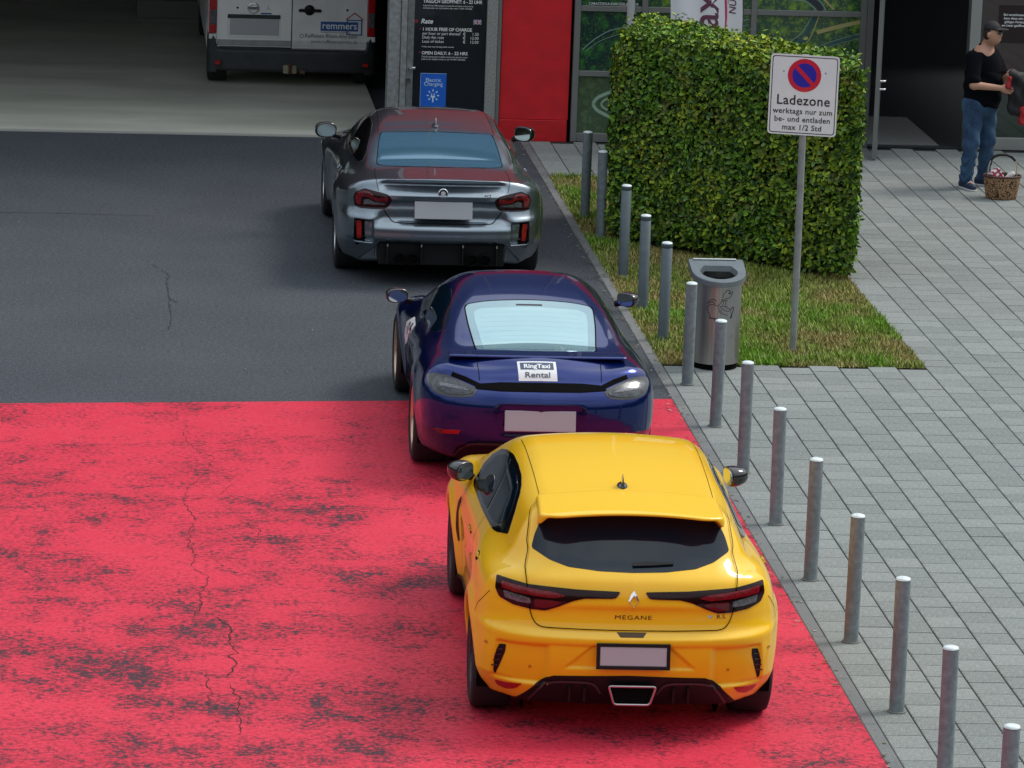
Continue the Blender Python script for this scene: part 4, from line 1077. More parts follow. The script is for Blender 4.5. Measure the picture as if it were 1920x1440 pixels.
for fl, _, c in vis:
    full = abs(c[1] - c[0] - PX) < .002 and abs(c[3] - c[2] - PY) < .002
    if fl == 0 and indiv < 298:
        if full:
            o = bpy.data.objects.new('paver', pm[random.randrange(10)]); o.location = ((c[0] + c[1]) / 2, (c[2] + c[3]) / 2, random.uniform(-.0012, .0012))
        else:
            v, f = slab(*c); me = bpy.data.meshes.new('paver'); me.from_pydata([(a - (c[0] + c[1]) / 2, b2 - (c[2] + c[3]) / 2, z) for a, b2, z in v], [], f); me.update(); me.materials.append(paver_m)
            o = bpy.data.objects.new('paver', me); o.location = ((c[0] + c[1]) / 2, (c[2] + c[3]) / 2, 0)
        C.objects.link(o); o.parent = pavement; indiv += 1
    else:
        v, f = slab(*c, dz=random.uniform(-.0012, .0012), tl=(random.uniform(-.005, .005), random.uniform(-.005, .005)))
        o = len(V); V += v; F += [tuple(q + o for q in g) for g in f]; T += [random.random()] * len(v)
me = bpy.data.meshes.new('pavers'); me.from_pydata(V, [], F); me.update(); me.materials.append(paver_m)
at = me.attributes.new('tone', 'FLOAT', 'POINT'); at.data.foreach_set('value', T)
po = bpy.data.objects.new('pavers', me); C.objects.link(po); po.parent = pavement; po['kind'] = 'stuff'
# kerb stones, one metre long
kerb = empty('kerb', (0, 0, 0)); tag(kerb, kind='structure')
y = 12.0
while y < FY - .05:
    L_ = min(1.0, FY - y); b = MB(); b.box(KX0, KX1, y + .003, y + L_ - .003, -.05, .010 + random.uniform(-.001, .001), .006)
    b.build('kerb_stone', kerb_m, kerb); y += 1.0

# grass bed -----------------------------------------------------------
tag(mesh('soil_bed', [(KX1, GY0, -.004), (7.262, GY0, -.004), (7.262, 42, -.004), (7.262, GY1, -.004), (KX1, GY1, -.004)], [(0, 1, 2, 3, 4)], soil), kind='structure')
def b_blade(m_, n, l, b):
    a = n.new('ShaderNodeAttribute'); a.attribute_name = 'tint'; l.new(a.outputs['Color'], b.inputs['Base Color']); b.inputs['Roughness'].default_value = .6
    b.inputs['Specular IOR Level'].default_value = .25
leafm = ground_mat('foliage_tint', b_blade)
HEDGE = [(5.165, 42.40), (7.22, 40.32), (7.34, 41.15), (5.62, 43.95)]
def in_hedge(x, y, s=0.0):
    n = len(HEDGE)
    for i in range(n):
        a, b = HEDGE[i], HEDGE[(i + 1) % n]
        if (b[0] - a[0]) * (y - a[1]) - (b[1] - a[1]) * (x - a[0]) < s: return False
    return True
def tinted(name, V, F, Cc, parent=None, m_=None):
    me = bpy.data.meshes.new(name); V = np.asarray(V, np.float32); F = np.asarray(F, np.int32)
    me.vertices.add(len(V)); me.vertices.foreach_set('co', V.ravel()); me.loops.add(F.size); me.loops.foreach_set('vertex_index', F.ravel())
    me.polygons.add(len(F)); me.polygons.foreach_set('loop_start', np.arange(0, F.size, F.shape[1], dtype=np.int32)); me.update(calc_edges=True)
    ca = me.color_attributes.new('tint', 'FLOAT_COLOR', 'POINT'); ca.data.foreach_set('color', np.concatenate([np.asarray(Cc, np.float32), np.ones((len(V), 1), np.float32)], 1).ravel())
    return link_mesh(name, me, m_ or leafm, parent)
def blades(n, x0, x1, y0, y1, test, hmin, hmax, name='grass', col=None):
    V = []; Cc = []; F = []
    g1 = rng.random((n, 8))
    for k in range(n):
        x = x0 + (x1 - x0) * g1[k, 0]; y = y0 + (y1 - y0) * g1[k, 1]
        if not test(x, y): continue
        nz = noise.noise(Vector((x * 1.3, y * 1.0, 3))) + .5 * noise.noise(Vector((x * 4, y * 3, 9)))
        green = np.clip(.58 + 1.2 * nz + .35 * (37.6 - y) * .35 * (x > 5.6) * (y < 38.6) + .25 * (g1[k, 2] - .5), 0, 1)
        if in_bed(x, y) and y > 39.2: green *= .62 if y < 42 else 1.0
        c = np.array([.36, .30, .10]) * (1 - green) + np.array([.17, .34, .022]) * green
        c = c * (.55 + .8 * g1[k, 3])
        if g1[k, 4] > .93: c = np.array([.48, .44, .22])
        h = (hmin + (hmax - hmin) * g1[k, 5]) * (1.15 if green > .6 else .8); a = g1[k, 6] * 6.28; ln = g1[k, 7] * h * 1.1; w = .0075
        dx_, dy_ = math.cos(a), math.sin(a); o = len(V)
        V += [(x - dy_ * w, y + dx_ * w, -.004), (x + dy_ * w, y - dx_ * w, -.004), (x + dx_ * ln, y + dy_ * ln, h)]
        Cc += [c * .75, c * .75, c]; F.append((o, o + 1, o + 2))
    return tinted(name, V, F, np.array(Cc))
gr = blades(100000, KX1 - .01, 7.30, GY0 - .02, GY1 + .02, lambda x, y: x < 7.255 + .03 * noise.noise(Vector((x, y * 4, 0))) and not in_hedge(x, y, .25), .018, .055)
tag(gr, kind='stuff')
# a few blades creeping over the kerb and in joints

# fallen leaves, grit and crumbs along the kerb and over the road
V = []; F = []; Cc = []
for k in range(900):
    if k < 520: x, y, z0 = random.gauss(KX0 - .01, .035), random.uniform(24, 48), .012
    elif k < 700: x, y, z0 = random.uniform(5.0, 7.6), random.uniform(35.6, 48), .008
    else: x, y, z0 = random.uniform(-1, 4.8), random.uniform(25, 48), .0075
    s_ = random.uniform(.004, .013) * (1.3 if k < 700 else .8); a = random.random() * 6.28; o = len(V)
    V += [(x + s_ * math.cos(a + t), y + s_ * math.sin(a + t) * .8, z0 + random.uniform(0, .006)) for t in (0, 1.6, 3.1, 4.6)]
    F.append((o, o + 1, o + 2, o + 3)); c = random.choice(((.16, .12, .06), (.10, .13, .03), (.30, .28, .24), (.05, .04, .03), (.45, .44, .42) if k % 9 == 0 else (.12, .09, .05))); Cc += [c] * 4
tag(tinted('leaf_litter', V, F, Cc), kind='stuff')
# ------------------------------------------------------------------ building
frame_m = mat('frame_grey', (.20, .205, .20), .45, .3, var=.06, vscale=3)
steel_m = mat('galvanised', (.36, .375, .375), .42, .55, var=.22, vscale=22, bump=.05, bscale=60)
wall_red = mat('wall_red', (.62, .008, .016), .55, var=.10, vscale=5, bump=.15, bscale=90)
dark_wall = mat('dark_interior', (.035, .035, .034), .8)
bld = empty('building', (0, FY, 0), label='grey and red service building with an open garage, printed glazing and an open door', cat='building')
def part(name, x0, x1, y0, y1, z0, z1, m_, b=0.0, parent=bld):
    q = MB(); q.box(x0, x1, y0 - FY, y1 - FY, z0, z1, b); return q.build(name, m_, parent)
# garage
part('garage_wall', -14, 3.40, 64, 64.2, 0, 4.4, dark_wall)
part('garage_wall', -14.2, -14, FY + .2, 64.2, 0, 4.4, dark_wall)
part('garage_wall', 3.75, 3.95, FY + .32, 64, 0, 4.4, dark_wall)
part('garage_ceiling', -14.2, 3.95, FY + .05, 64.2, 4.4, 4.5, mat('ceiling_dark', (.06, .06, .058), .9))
part('garage_column', .93, 1.08, 57.9, 58.05, .25, 4.4, mat('column_pale', (.42, .42, .38), .7))
part('column_plinth', .78, 1.62, 57.7, 58.3, .006, .24, mat('plinth_grey', (.16, .16, .15), .8), .01)
part('garage_threshold', -14, 3.41, FY - .10, FY - .002, -.01, .012, mat('threshold_pale', (.34, .34, .31), .7))
# red fascia above and the wall panel
fas = MB()
fas.box(-14.2, 3.395, .0, .25, 4.4, 5.1); fas.box(3.397, 12, .0, .25, 2.755, 5.1)
fas.build('red_fascia', wall_red, bld)
for k in range(9):
    x = -13.6 + k * 2.9
    part('fascia_joint', x - .01, x + .01, FY - .006, FY + .0, 4.41 if x < 3.4 else 2.76, 5.1, mat('joint_dark', (.05, .004, .006), .7))
part('added_storey', -14.2, 12, FY + .30, FY + 16, 5.1, 11.2, mat('added_storey_glass', (.06, .10, .19), .18, .2, .5))  # unseen storey, added and darkened for what the car roofs reflect
for k in range(14): part('added_mullion', -14.1 + k * 2.0, -14.0 + k * 2.0, FY + .20, FY + .298, 5.1, 11.2, frame_m)
part('added_roof_edge', -14.4, 12.2, FY - .05, FY + 16, 11.2, 11.45, mat('roof_grey', (.12, .12, .125), .5))
part('red_wall', 4.652, 5.418, FY + .004, FY + .30, .232, 2.75, wall_red, .004)
part('red_wall_base', 4.650, 5.408, FY - .012, FY + .30, -.01, .228, mat('wall_red_base', (.55, .007, .013), .5, var=.12, vscale=6, bump=.2, bscale=60), .004)
part('wall_recess', 5.412, 5.447, FY + .05, FY + .30, 0, 2.75, gap_mat)
# steel post left of the tariff board, with rails and latch
part('steel_post', 3.405, 3.535, FY - .05, FY + .25, 0, 2.75, steel_m, .004)
part('steel_post', 3.30, 3.395, FY + .02, FY + .20, 2.9, 4.39, steel_m, .004)
part('steel_post', 3.539, 3.603, FY - .075, FY + .10, 0, 2.75, steel_m, .003)
part('steel_post', 3.606, 3.682, FY - .055, FY + .10, 0, 2.75, mat('steel_dark', (.22, .235, .235), .45, .5, var=.2, vscale=20), .003)
q = MB(); q.tube([(3.645, -.055, .78), (3.645, -.15, .80), (3.70, -.17, .80)], .018, 8); q.build('post_latch', chrome, bld)
q = MB(); q.tube([(3.63, -.055, .66), (3.63, -.13, .66)], .022, 10); q.build('post_bolt', chrome, bld)
part('steel_post', 4.482, 4.60, FY - .05, FY + .25, 0, 2.75, mat('stone_grey', (.27, .275, .26), .8, var=.3, vscale=60, bump=.2, bscale=200), .003)
part('steel_post', 4.603, 4.645, FY - .03, FY + .20, 0, 2.75, mat('steel_dark2', (.18, .18, .17), .6, .2), .003)
# glazing
mull = [(5.449, 5.515), (6.192, 6.256), (7.405, 7.470), (8.630, 8.700)]
for a, b_ in mull: part('mullion', a, b_, FY - .035, FY + .12, 0, 2.75, frame_m, .003)
rails = [(.0, .095), (.730, .790), (1.452, 1.512), (2.12, 2.18), (2.69, 2.75)]
for i in range(3):
    x0, x1 = mull[i][1] + .001, mull[i + 1][0] - .001
    for a, b_ in rails: part('transom', x0, x1, FY - .028, FY + .10, a, b_, frame_m, .003)
def b_print(dark, mid, light, sc_):
    def f(m_, n, l, b):
        v = N_vec(n, l); vo = n.new('ShaderNodeTexVoronoi'); vo.inputs['Scale'].default_value = 9 * sc_; vo.inputs['Randomness'].default_value = 1
        wob = N_noise(n, l, v, 6, 4); mxv = n.new('ShaderNodeMix'); mxv.data_type = 'VECTOR'; mxv.inputs[0].default_value = .12
        cx = n.new('ShaderNodeTexNoise'); cx.inputs['Scale'].default_value = 7; l.new(v, cx.inputs['Vector'])
        l.new(v, mxv.inputs[4]); l.new(cx.outputs['Color'], mxv.inputs[5]); l.new(mxv.outputs[1], vo.inputs['Vector'])
        big = N_noise(n, l, v, 1.9, 4); f_ = N_noise(n, l, v, 34, 5, .7)
        c = N_mix(n, l, N_range(n, l, vo.outputs['Distance'], .05, .55), mid, dark)
        c = N_mix(n, l, N_range(n, l, f_, .52, .72, 0, .7), c, light)
        c = N_mix(n, l, N_range(n, l, big, .53, .66, 0, .85), c, dark)
        l.new(c, b.inputs['Base Color']); b.inputs['Roughness'].default_value = .35; b.inputs['Coat Weight'].default_value = .6; b.inputs['Coat Roughness'].default_value = .03
    return f
pr = [ground_mat('print_dark_woods', b_print((.003, .026, .030), (.025, .16, .03), (.12, .34, .04), 1.1)), ground_mat('print_sunlit_woods', b_print((.006, .07, .03), (.17, .34, .02), (.50, .55, .05), 1.3)), ground_mat('print_pale_woods', b_print((.045, .085, .045), (.085, .15, .065), (.13, .20, .09), 1.6))]
panes = {}
for i in range(3):
    x0, x1 = mull[i][1], mull[i + 1][0]
    for j in range(4):
        m_ = pr[2] if j == 0 else (pr[0] if i == 0 else pr[1])
        panes[(i, j)] = part('window_pane', x0 + .0015, x1 - .0015, FY + .005, FY + .012, rails[j][1] + .0015, rails[j + 1][0] - .0015, m_)
def wall_line(name, pts, w, m_, parent, d=.002):
    """printed line on a pane (flat print)"""
    P = smooth_line([Vector((a, 0, b)) for a, b in pts], .02); V = []
    for i, p in enumerate(P):
        t = (P[min(i + 1, len(P) - 1)] - P[max(i - 1, 0)]).normalized(); s = Vector((-t.z, 0, t.x)); ww = w[0] + (w[1] - w[0]) * i / (len(P) - 1) if isinstance(w, tuple) else w
        V += [(p.x + s.x * ww / 2, .005 - d, p.z + s.z * ww / 2), (p.x - s.x * ww / 2, .005 - d, p.z - s.z * ww / 2)]
    return mesh(name, V, [(2 * i, 2 * i + 2, 2 * i + 3, 2 * i + 1) for i in range(len(P) - 1)], m_, parent)
pale = mat('print_pale_line', (.20, .32, .27), .4); road_p = mat('print_road', (.035, .10, .10), .4); road_d = mat('print_road_dark', (.03, .035, .05), .4); sandp = mat('print_sand', (.42, .38, .16), .4)
# track drawn over the dark left pane
wall_line('track_edge', [(5.55, 1.02), (5.68, 1.14), (5.85, 1.24), (6.10, 1.30), (6.19, 1.33)], .010, pale, panes[(0, 1)] if False else panes[(0, 1)])
wall_line('track_edge', [(5.58, 1.00), (5.74, 1.12), (5.95, 1.20), (6.19, 1.26)], .006, pale, panes[(0, 1)])
wall_line('track_edge', [(6.26, 1.10), (6.6, 1.24), (7.0, 1.33), (7.40, 1.40)], .012, pale, panes[(1, 1)])
wall_line('track_edge', [(6.26, 1.02), (6.6, 1.16), (7.0, 1.26), (7.40, 1.34)], .008, pale, panes[(1, 1)])
for i_, (pts, w, mm) in enumerate((([(7.60, .795), (7.80, 1.03), (8.02, 1.22), (8.13, 1.45)], (.10, .045), road_p), ([(7.535, .795), (7.73, 1.06), (7.97, 1.25), (8.09, 1.45)], .012, pale), ([(7.67, .795), (7.86, 1.0), (8.07, 1.19), (8.165, 1.45)], .012, sandp),
        ([(7.80, .795), (8.02, 1.0), (8.30, 1.14), (8.63, 1.24)], .030, road_p), ([(7.78, .80), (8.00, 1.02), (8.30, 1.165), (8.63, 1.27)], .008, pale), ([(7.84, .80), (8.04, .98), (8.31, 1.12), (8.63, 1.215)], .007, pale),
        ([(8.15, 1.27), (8.35, 1.33), (8.63, 1.40)], .045, sandp))):
    wall_line('track_edge', pts, w, mm, panes[(2, 1)], .002 + .0006 * (i_ + 1))
wall_line('track_surface', [(7.85, 1.68), (8.02, 1.66), (8.14, 1.58), (8.19, 1.515)], .06, road_d, panes[(2, 2)], .002)
wall_line('track_edge', [(7.85, 1.73), (8.05, 1.70), (8.19, 1.60), (8.24, 1.515)], .014, pale, panes[(2, 2)], .0026)
wall_line('track_edge', [(7.80, 1.63), (7.99, 1.62), (8.10, 1.55), (8.13, 1.515)], .014, pale, panes[(2, 2)], .003)
wall_line('track_edge', [(8.05, 1.75), (8.20, 1.65), (8.33, 1.53)], .022, sandp, panes[(2, 2)], .0034)
# nested lozenge marks on the lower left pane
lz = lambda cx, cz, w, h: [(cx - w, cz), (cx - w * .80, cz + h * .45), (cx, cz + h), (cx + w * .80, cz + h * .45), (cx + w, cz), (cx + w * .80, cz - h * .45), (cx, cz - h), (cx - w * .80, cz - h * .45), (cx - w, cz)]
wall_line('print_mark', lz(5.99, .42, .30, .17), .036, mat('print_mark_pale', (.28, .42, .32), .4), panes[(0, 0)])
wall_line('print_mark', lz(6.00, .42, .22, .11), .022, mat('print_mark_pale', (.28, .42, .32), .4), panes[(0, 0)], .003)
white_t = mat('print_white', (.80, .82, .82), .5)
def wtext(body, x, z, size, parent, m_=None, y=-.0, align='LEFT', bold=0.0, shear=0.0, sx=1.0, space=1.0, name='lettering'):
    return text_mesh(name, body, size, frameM((x, y, z), (1, 0, 0), (0, 0, 1)), m_ or white_t, parent, align, bold, shear, sx, .0008, space)
wtext('CARACCIOLA-KARUSSELL', 5.60, 1.522, .040, panes[(0, 2)], y=-.0005, sx=.92, name='print_lettering')
wtext('| 13 KM', 6.02, 1.522, .040, panes[(0, 2)], y=-.0005, name='print_lettering')

# tariff board ---------------------------------------------------------
board = part('tariff_board', 3.686, 4.478, FY + .01, FY + .05, .0, 2.72, mat('board_black', (.006, .010, .016), .3, 0, .4), .002)
yb = .0085
def bt(body, x, z, s, **k): return wtext(body, x, z, s, board, y=yb, name='board_lettering', **k)
bt('TÄGLICH GEÖFFNET: 6 - 22 UHR', 3.775, 1.500, .052, bold=.02, shear=.1, sx=.86)
bt('Außerhalb der Öffnungszeiten wenden Sie sich bitte an die Security', 3.775, 1.462, .023, sx=.88)
bt('Zentrale (neben der ring°kartbahn) oder unter T 02691 302 6666', 3.775, 1.435, .023, sx=.88)
bt('Rate', 3.755, 1.272, .072, bold=.02, shear=.25)
bt('1 HOUR FREE OF CHARGE', 3.775, 1.192, .050, bold=.018, sx=.93)
bt('per hour or part thereof', 3.775, 1.148, .044, sx=.95, shear=.1)
bt('Daily flat rate', 3.775, 1.104, .044, shear=.1)
bt('Loss of ticket', 3.775, 1.060, .044, shear=.1)
for i_, pr_ in enumerate(('1.50', '12.00', '12.00')):
    bt('€', 4.225, 1.148 - .044 * i_, .044, bold=.01); bt(pr_, 4.40, 1.148 - .044 * i_, .044, align='RIGHT')
bt('Prices may vary during public events.', 3.775, 1.008, .024, shear=.1)
bt('OPEN DAILY: 6 - 22 HRS', 3.775, .930, .048, bold=.018)
bt('Outside opening hours, please contact the security center', 3.775, .897, .024, sx=.9)
bt('(next to the ring°kart track) or call +49 2691 302 6666', 3.775, .870, .024, sx=.9)
rm = mat('board_red', (.42, .02, .03), .4)
def bq(name, x0, x1, z0, z1, m_, d=.0): 
    q = MB(); q.box(x0, x1, yb - .0015 - d, yb + .001 - d, z0, z1); return q.build(name, m_, board)
bq('board_mark', 3.690, 3.722, 1.278, 1.310, rm)
for z_ in (1.205, .945): bq('board_mark', 3.748, 3.760, z_, z_ + .012, rm)
fl = bq('printed_flag', 4.335, 4.425, 1.272, 1.325, mat('flag_blue', (.06, .08, .30), .5))
for (a, b_, c, d, mm, dd) in ((4.335, 4.425, 1.290, 1.307, white_t, .002), (4.371, 4.389, 1.272, 1.325, white_t, .002), (4.335, 4.425, 1.2945, 1.3025, rm, .004), (4.3755, 4.3845, 1.272, 1.325, rm, .004)): bq('flag_bar', a, b_, c, d, mm, dd)
for s_ in (1, -1):
    v = [(4.337, 1.2985 - s_ * .025), (4.345, 1.2985 - s_ * .026), (4.423, 1.2985 + s_ * .024), (4.415, 1.2985 + s_ * .026)]
    q = MB(); q.prism(v if s_ > 0 else v[::-1], yb - .0032, yb + .001, 'xz'); q.build('flag_bar', white_t, board)
bs = bq('charging_sign', 3.772, 4.058, .30, .722, mat('sign_blue', (.012, .13, .62), .4))
bq('sign_border', 3.772, 4.058, .717, .722, mat('border_pale', (.4, .55, .8), .4), .002); bq('sign_border', 3.772, 3.776, .30, .722, mat('border_pale', (.4, .55, .8), .4), .0025)
paleblue = mat('sign_pale_blue', (.62, .82, .92), .5)
for t_, z_ in (('Electric', .628), ('Charging', .583)):
    wtext(t_, 3.915, z_, .058, board, paleblue, y=yb - .003, align='CENTER', name='sign_lettering')
ic = MB()
for k in range(8):
    a = k * math.pi / 4 + math.pi / 2
    if k == 4: continue
    c0, s0 = math.cos(a), math.sin(a)
    ic.prism([(3.915 + c0 * r_ - s0 * w_, .475 + s0 * r_ + c0 * w_) for r_, w_ in ((.045, -.006), (.068, -.006), (.068, .006), (.045, .006))], yb - .0035, yb - .001, 'xz')
ic.prism([(3.908, .40), (3.922, .40), (3.922, .455), (3.908, .455)], yb - .0035, yb - .001, 'xz')
ic.prism([(3.915 + .026 * math.cos(a), .47 + .022 * math.sin(a)) for a in [math.pi + k * math.pi / 10 for k in range(11)]], yb - .0036, yb - .001, 'xz')
for dx_ in (-.014, .014): ic.prism([(3.915 + dx_ - .005, .470), (3.915 + dx_ + .005, .470), (3.915 + dx_ + .005, .497), (3.915 + dx_ - .005, .497)], yb - .0037, yb - .001, 'xz')
ic.build('plug_icon', paleblue, board)

# doorway --------------------------------------------------------------
part('door_frame', 8.703, 8.770, FY - .06, FY + .12, 0, 2.75, frame_m, .003)
part('door_frame', 9.865, 9.985, FY - .04, FY + .12, 0, 2.75, mat('frame_pale', (.30, .305, .29), .45, .3), .003)
part('door_frame', 8.772, 9.863, FY - .03, FY + .12, 2.45, 2.75, frame_m)
part('door_sill', 8.772, 9.863, FY - .02, FY + .10, 0, .014, mat('sill_dark', (.05, .06, .07), .4, .4))
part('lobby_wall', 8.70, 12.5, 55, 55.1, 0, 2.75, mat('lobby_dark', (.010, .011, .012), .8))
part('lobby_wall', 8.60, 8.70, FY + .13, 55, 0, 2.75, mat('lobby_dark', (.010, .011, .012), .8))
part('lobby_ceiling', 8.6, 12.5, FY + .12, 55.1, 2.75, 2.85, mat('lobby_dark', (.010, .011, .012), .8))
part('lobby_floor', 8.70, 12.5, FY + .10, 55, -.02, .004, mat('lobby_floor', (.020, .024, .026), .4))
mt = MB(); mt.box(8.80, 9.62, .14, 2.15, .004, .016, .003); mt.build('door_mat', mat('mat_grey', (.13, .135, .13), .95, var=.15, vscale=80), bld)
lf = empty('door_leaf', (8.862, -.07, 0)); lf.parent = bld; lf.rotation_euler = (0, 0, R(-11))
def lpart(name, y0, y1, z0, z1, m_, x0=-.024, x1=.024):
    q = MB(); q.box(x0, x1, y0, y1, z0, z1, .002); return q.build(name, m_, lf)
lpart('leaf_glass', -.84, -.07, .12, 2.30, mat('leaf_glass', (.03, .05, .05), .08, 0, 1), -.008, .008)
for (a, b_, c, d) in ((-.91, -.842, .02, 2.4), (-.068, -.002, .02, 2.4), (-.840, -.070, .02, .118), (-.840, -.070, 2.302, 2.4)): lpart('leaf_frame', a, b_, c, d, frame_m)
for z_ in (.88, .79):
    q = MB(); q.tube([(.024, -.875, z_), (.075, -.875, z_), (.080, -.82, z_)], .013, 8); q.build('door_handle', chrome, lf)
# side light right of the door
part('side_glass', 9.988, 12.4, FY + .02, FY + .03, .14, 2.75, mat('side_glass_dark', (.020, .006, .007), .06, 0, 1.0), 0)
part('side_base', 9.988, 12.4, FY - .02, FY + .06, 0, .138, mat('frame_pale', (.30, .305, .29), .45, .3), .003)
g_ = part('green_film', 9.988, 12.4, FY + .016, FY + .019, .141, .62, mat('film_green', (.006, .022, .016), .1, 0, 1))
nb = part('door_notice', 10.19, 10.95, FY + .012, FY + .0155, 1.20, 1.62, mat('notice_dark', (.012, .004, .005), .4))
for i_, t_ in enumerate(('Bei verschlossener Tür', 'kann diese mit einem', 'gültigen Parkschein', 'am Leser geöffnet werden.')):
    wtext(t_, 10.225 + (.015, .02, .03, 0)[i_], 1.505 - .040 * i_, .036, nb, y=.009, bold=.012, name='notice_lettering')
part('front_wall', 12.4, 20, FY, FY + .3, 0, 2.75, mat('panel_grey', (.2, .2, .2), .6))

# wooded hills all round, out of view, added to dim low sky and reflections
V = []; F = []; n = 180
for k in range(n):
    a = 2 * math.pi * k / n
    for j, (rr, hh) in enumerate(((150, -1), (155, 20), (190, 34), (260, 46))):
        h = hh + (noise.noise(Vector((math.cos(a) * 4, math.sin(a) * 4, j))) * 9 + noise.noise(Vector((k * .9, j * 3.1, 2))) * 2.5 if j else 0)
        V.append((rr * math.cos(a), 30 + rr * math.sin(a), h))
for k in range(n):
    for j in range(3): F.append((k * 4 + j, ((k + 1) % n) * 4 + j, ((k + 1) % n) * 4 + j + 1, k * 4 + j + 1))
tag(mesh('added_hills', V, F, mat('added_hills_dark', (.018, .036, .014), .95, var=.5, vscale=.15), None), kind='structure')
# ------------------------------------------------------------------ bollards
galv = mat('bollard_zinc', (.19, .225, .24), .5, .12, var=.20, vscale=22, bump=.08, bscale=50)
galv2 = mat('bollard_grey', (.10, .13, .145), .5, .1, var=.12, vscale=10)
cap_m = mat('bollard_cap', (.62, .70, .70), .55, .1, var=.15, vscale=40)
def bollard(mt, ring):
    root = empty('bollard', (0, 0, 0))
    q = MB(); r_ = .0475
    q.lathe([(r_, -.02), (r_, .815 if ring else .852), (r_ - (.004 if ring else 0), .818 if ring else .853)], 28)
    if ring: q.lathe([(r_ - .004, .818), (r_ - .004, .824), (r_, .827), (r_, .858)], 28)
    q.build('post', mt, root)
    c = MB(); c.lathe([(r_, .856), (r_ - .003, .866), (r_ * .6, .872), (.001, .874)], 28); c.build('cap', cap_m, root)
    f = MB(); f.lathe([(r_ + .001, .003), (r_ + .012, .006), (r_ + .010, .012), (r_ + .001, .014)], 28); f.build('base_ring', mat('mortar', (.16, .16, .15), .9), root)
    return root
bA = bollard(galv, False); bB = bollard(galv2, True)
BL = [(5.091, 43.615, 0, 'galvanised bollard in the grass left of the hedge, farthest of the row'),
      (5.115, 42.436, 0, 'galvanised bollard half swallowed by the left edge of the hedge'),
      (5.106, 40.50, 1, 'grey ringed bollard standing at the left front corner of the hedge'),
      (5.101, 38.942, 1, 'grey ringed bollard in the dry grass, middle of the three ringed ones'),
      (5.116, 37.608, 1, 'grey ringed bollard in the grass beside the right mirror of the blue car'),
      (5.090, 35.796, 0, 'galvanised bollard on the pavers against the left side of the bin'),
      (5.109, 34.246, 0, 'galvanised bollard whose top covers the front of the steel bin'),
      (5.103, 32.665, 0, 'galvanised bollard between the steel bin and the yellow car roof'),
      (5.109, 31.056, 0, 'galvanised bollard on the pavers next to the right mirror of the yellow car'),
      (5.113, 29.489, 0, 'galvanised bollard beside the rear window of the yellow car'),
      (5.128, 27.899, 0, 'darker galvanised bollard beside the rear lamp of the yellow car'),
      (5.145, 26.292, 0, 'weathered galvanised bollard beside the rear bumper of the yellow car'),
      (5.145, 24.72, 0, 'weathered galvanised bollard near the bottom of the view, third from the camera end cut by the frame'),
      (5.17, 23.12, 0, 'galvanised bollard in the bottom right corner, nearest of the row')]
BL[12] = (5.145, 24.72, 0, 'weathered galvanised bollard second from the nearest end of the row')
seen = set()
for x, y, k, lab in BL:
    src = bB if k else bA
    o = src if k not in seen else dup_tree(src)
    seen.add(k)
    o.location = (x, y, 0); o.rotation_euler = (random.uniform(-.006, .006), random.uniform(.0, .012), random.random() * 6)
    tag(o, lab, 'bollard', 'bollards along the kerb')

# ------------------------------------------------------------------ steel bin
binr = empty('litter_bin', (5.420, 36.545, 0), label='brushed steel litter bin with a tilted grey collar and an etched drawing', cat='litter bin')
def b_brushed(m_, n, l, b):
    v = N_vec(n, l, (60, 60, .6)); a = N_noise(n, l, v, 1.0, 5, .7); w = N_noise(n, l, N_vec(n, l, (3, 3, .4)), 1.5, 3)
    c = N_mix(n, l, N_range(n, l, a, .3, .7), (.40, .37, .33), (.62, .59, .54)); c = N_mix(n, l, N_range(n, l, w, .35, .7), c, (.36, .36, .37))
    l.new(c, b.inputs['Base Color']); b.inputs['Metallic'].default_value = .9; l.new(N_range(n, l, a, .2, .8, .26, .42), b.inputs['Roughness'])
steel_b = ground_mat('brushed_steel', b_brushed)
q = MB(); RB = .202
q.lathe([(RB - .012, .006), (RB - .010, .055)], 48); q.build('plinth', gap_mat, binr)
q = MB()
n = 48; ztop = lambda y: .765 + .245 * (y + RB)
v = []
for k in range(n):
    a = 2 * math.pi * k / n; x, y = RB * math.cos(a), RB * math.sin(a); v += [(x, y, .055), (x, y, ztop(y) - .02)]
q.add(v, [(2 * k, 2 * ((k + 1) % n), 2 * ((k + 1) % n) + 1, 2 * k + 1) for k in range(n)], 0, True)
q.build('drum', steel_b, binr)
q = MB(); q.tube([(0, RB + .001, .06), (0, RB + .001, .9)], .004, 6); q.build('drum_seam', chrome, binr)
# D-shaped collar
col_m = mat('collar_grey', (.20, .23, .245), .4, .55, var=.08, vscale=10)
outer = [(.232 * math.cos(a), .232 * math.sin(a) * 1.02) for a in [math.pi + k * math.pi / 24 for k in range(25)]]
outer += [(.236, .19), (.230, .215), (-.230, .215), (-.236, .19)]
no = len(outer); inner = []
for k in range(no):
    a = math.atan2(outer[k][1] + .02, outer[k][0]); inner.append((.160 * math.cos(a), .155 * math.sin(a) - .020))
v = []
for (x, y) in outer: v.append((x, y, ztop(y) - .030))
for (x, y) in outer: v.append((x, y, ztop(y) + .012))
for (x, y) in [(p[0] * .985, p[1] * .985) for p in outer]: v.append((x, y, ztop(y) + .018))
for (x, y) in inner: v.append((x, y, ztop(y) + .016))
for (x, y) in [(p[0] * .93, (p[1] + .02) * .93 - .02) for p in inner]: v.append((x, y, ztop(y) - .03))
f = []
for r_ in range(4):
    for k in range(no): f.append((r_ * no + k, r_ * no + (k + 1) % no, (r_ + 1) * no + (k + 1) % no, (r_ + 1) * no + k))
mesh('collar', v, f, col_m, binr)
q = MB(); q.box(-.195, .175, .190, .214, ztop(.2) + .019, ztop(.2) + .030, .004); q.build('collar_plate', mat('plate_pale', (.62, .68, .66), .4, .3), binr)
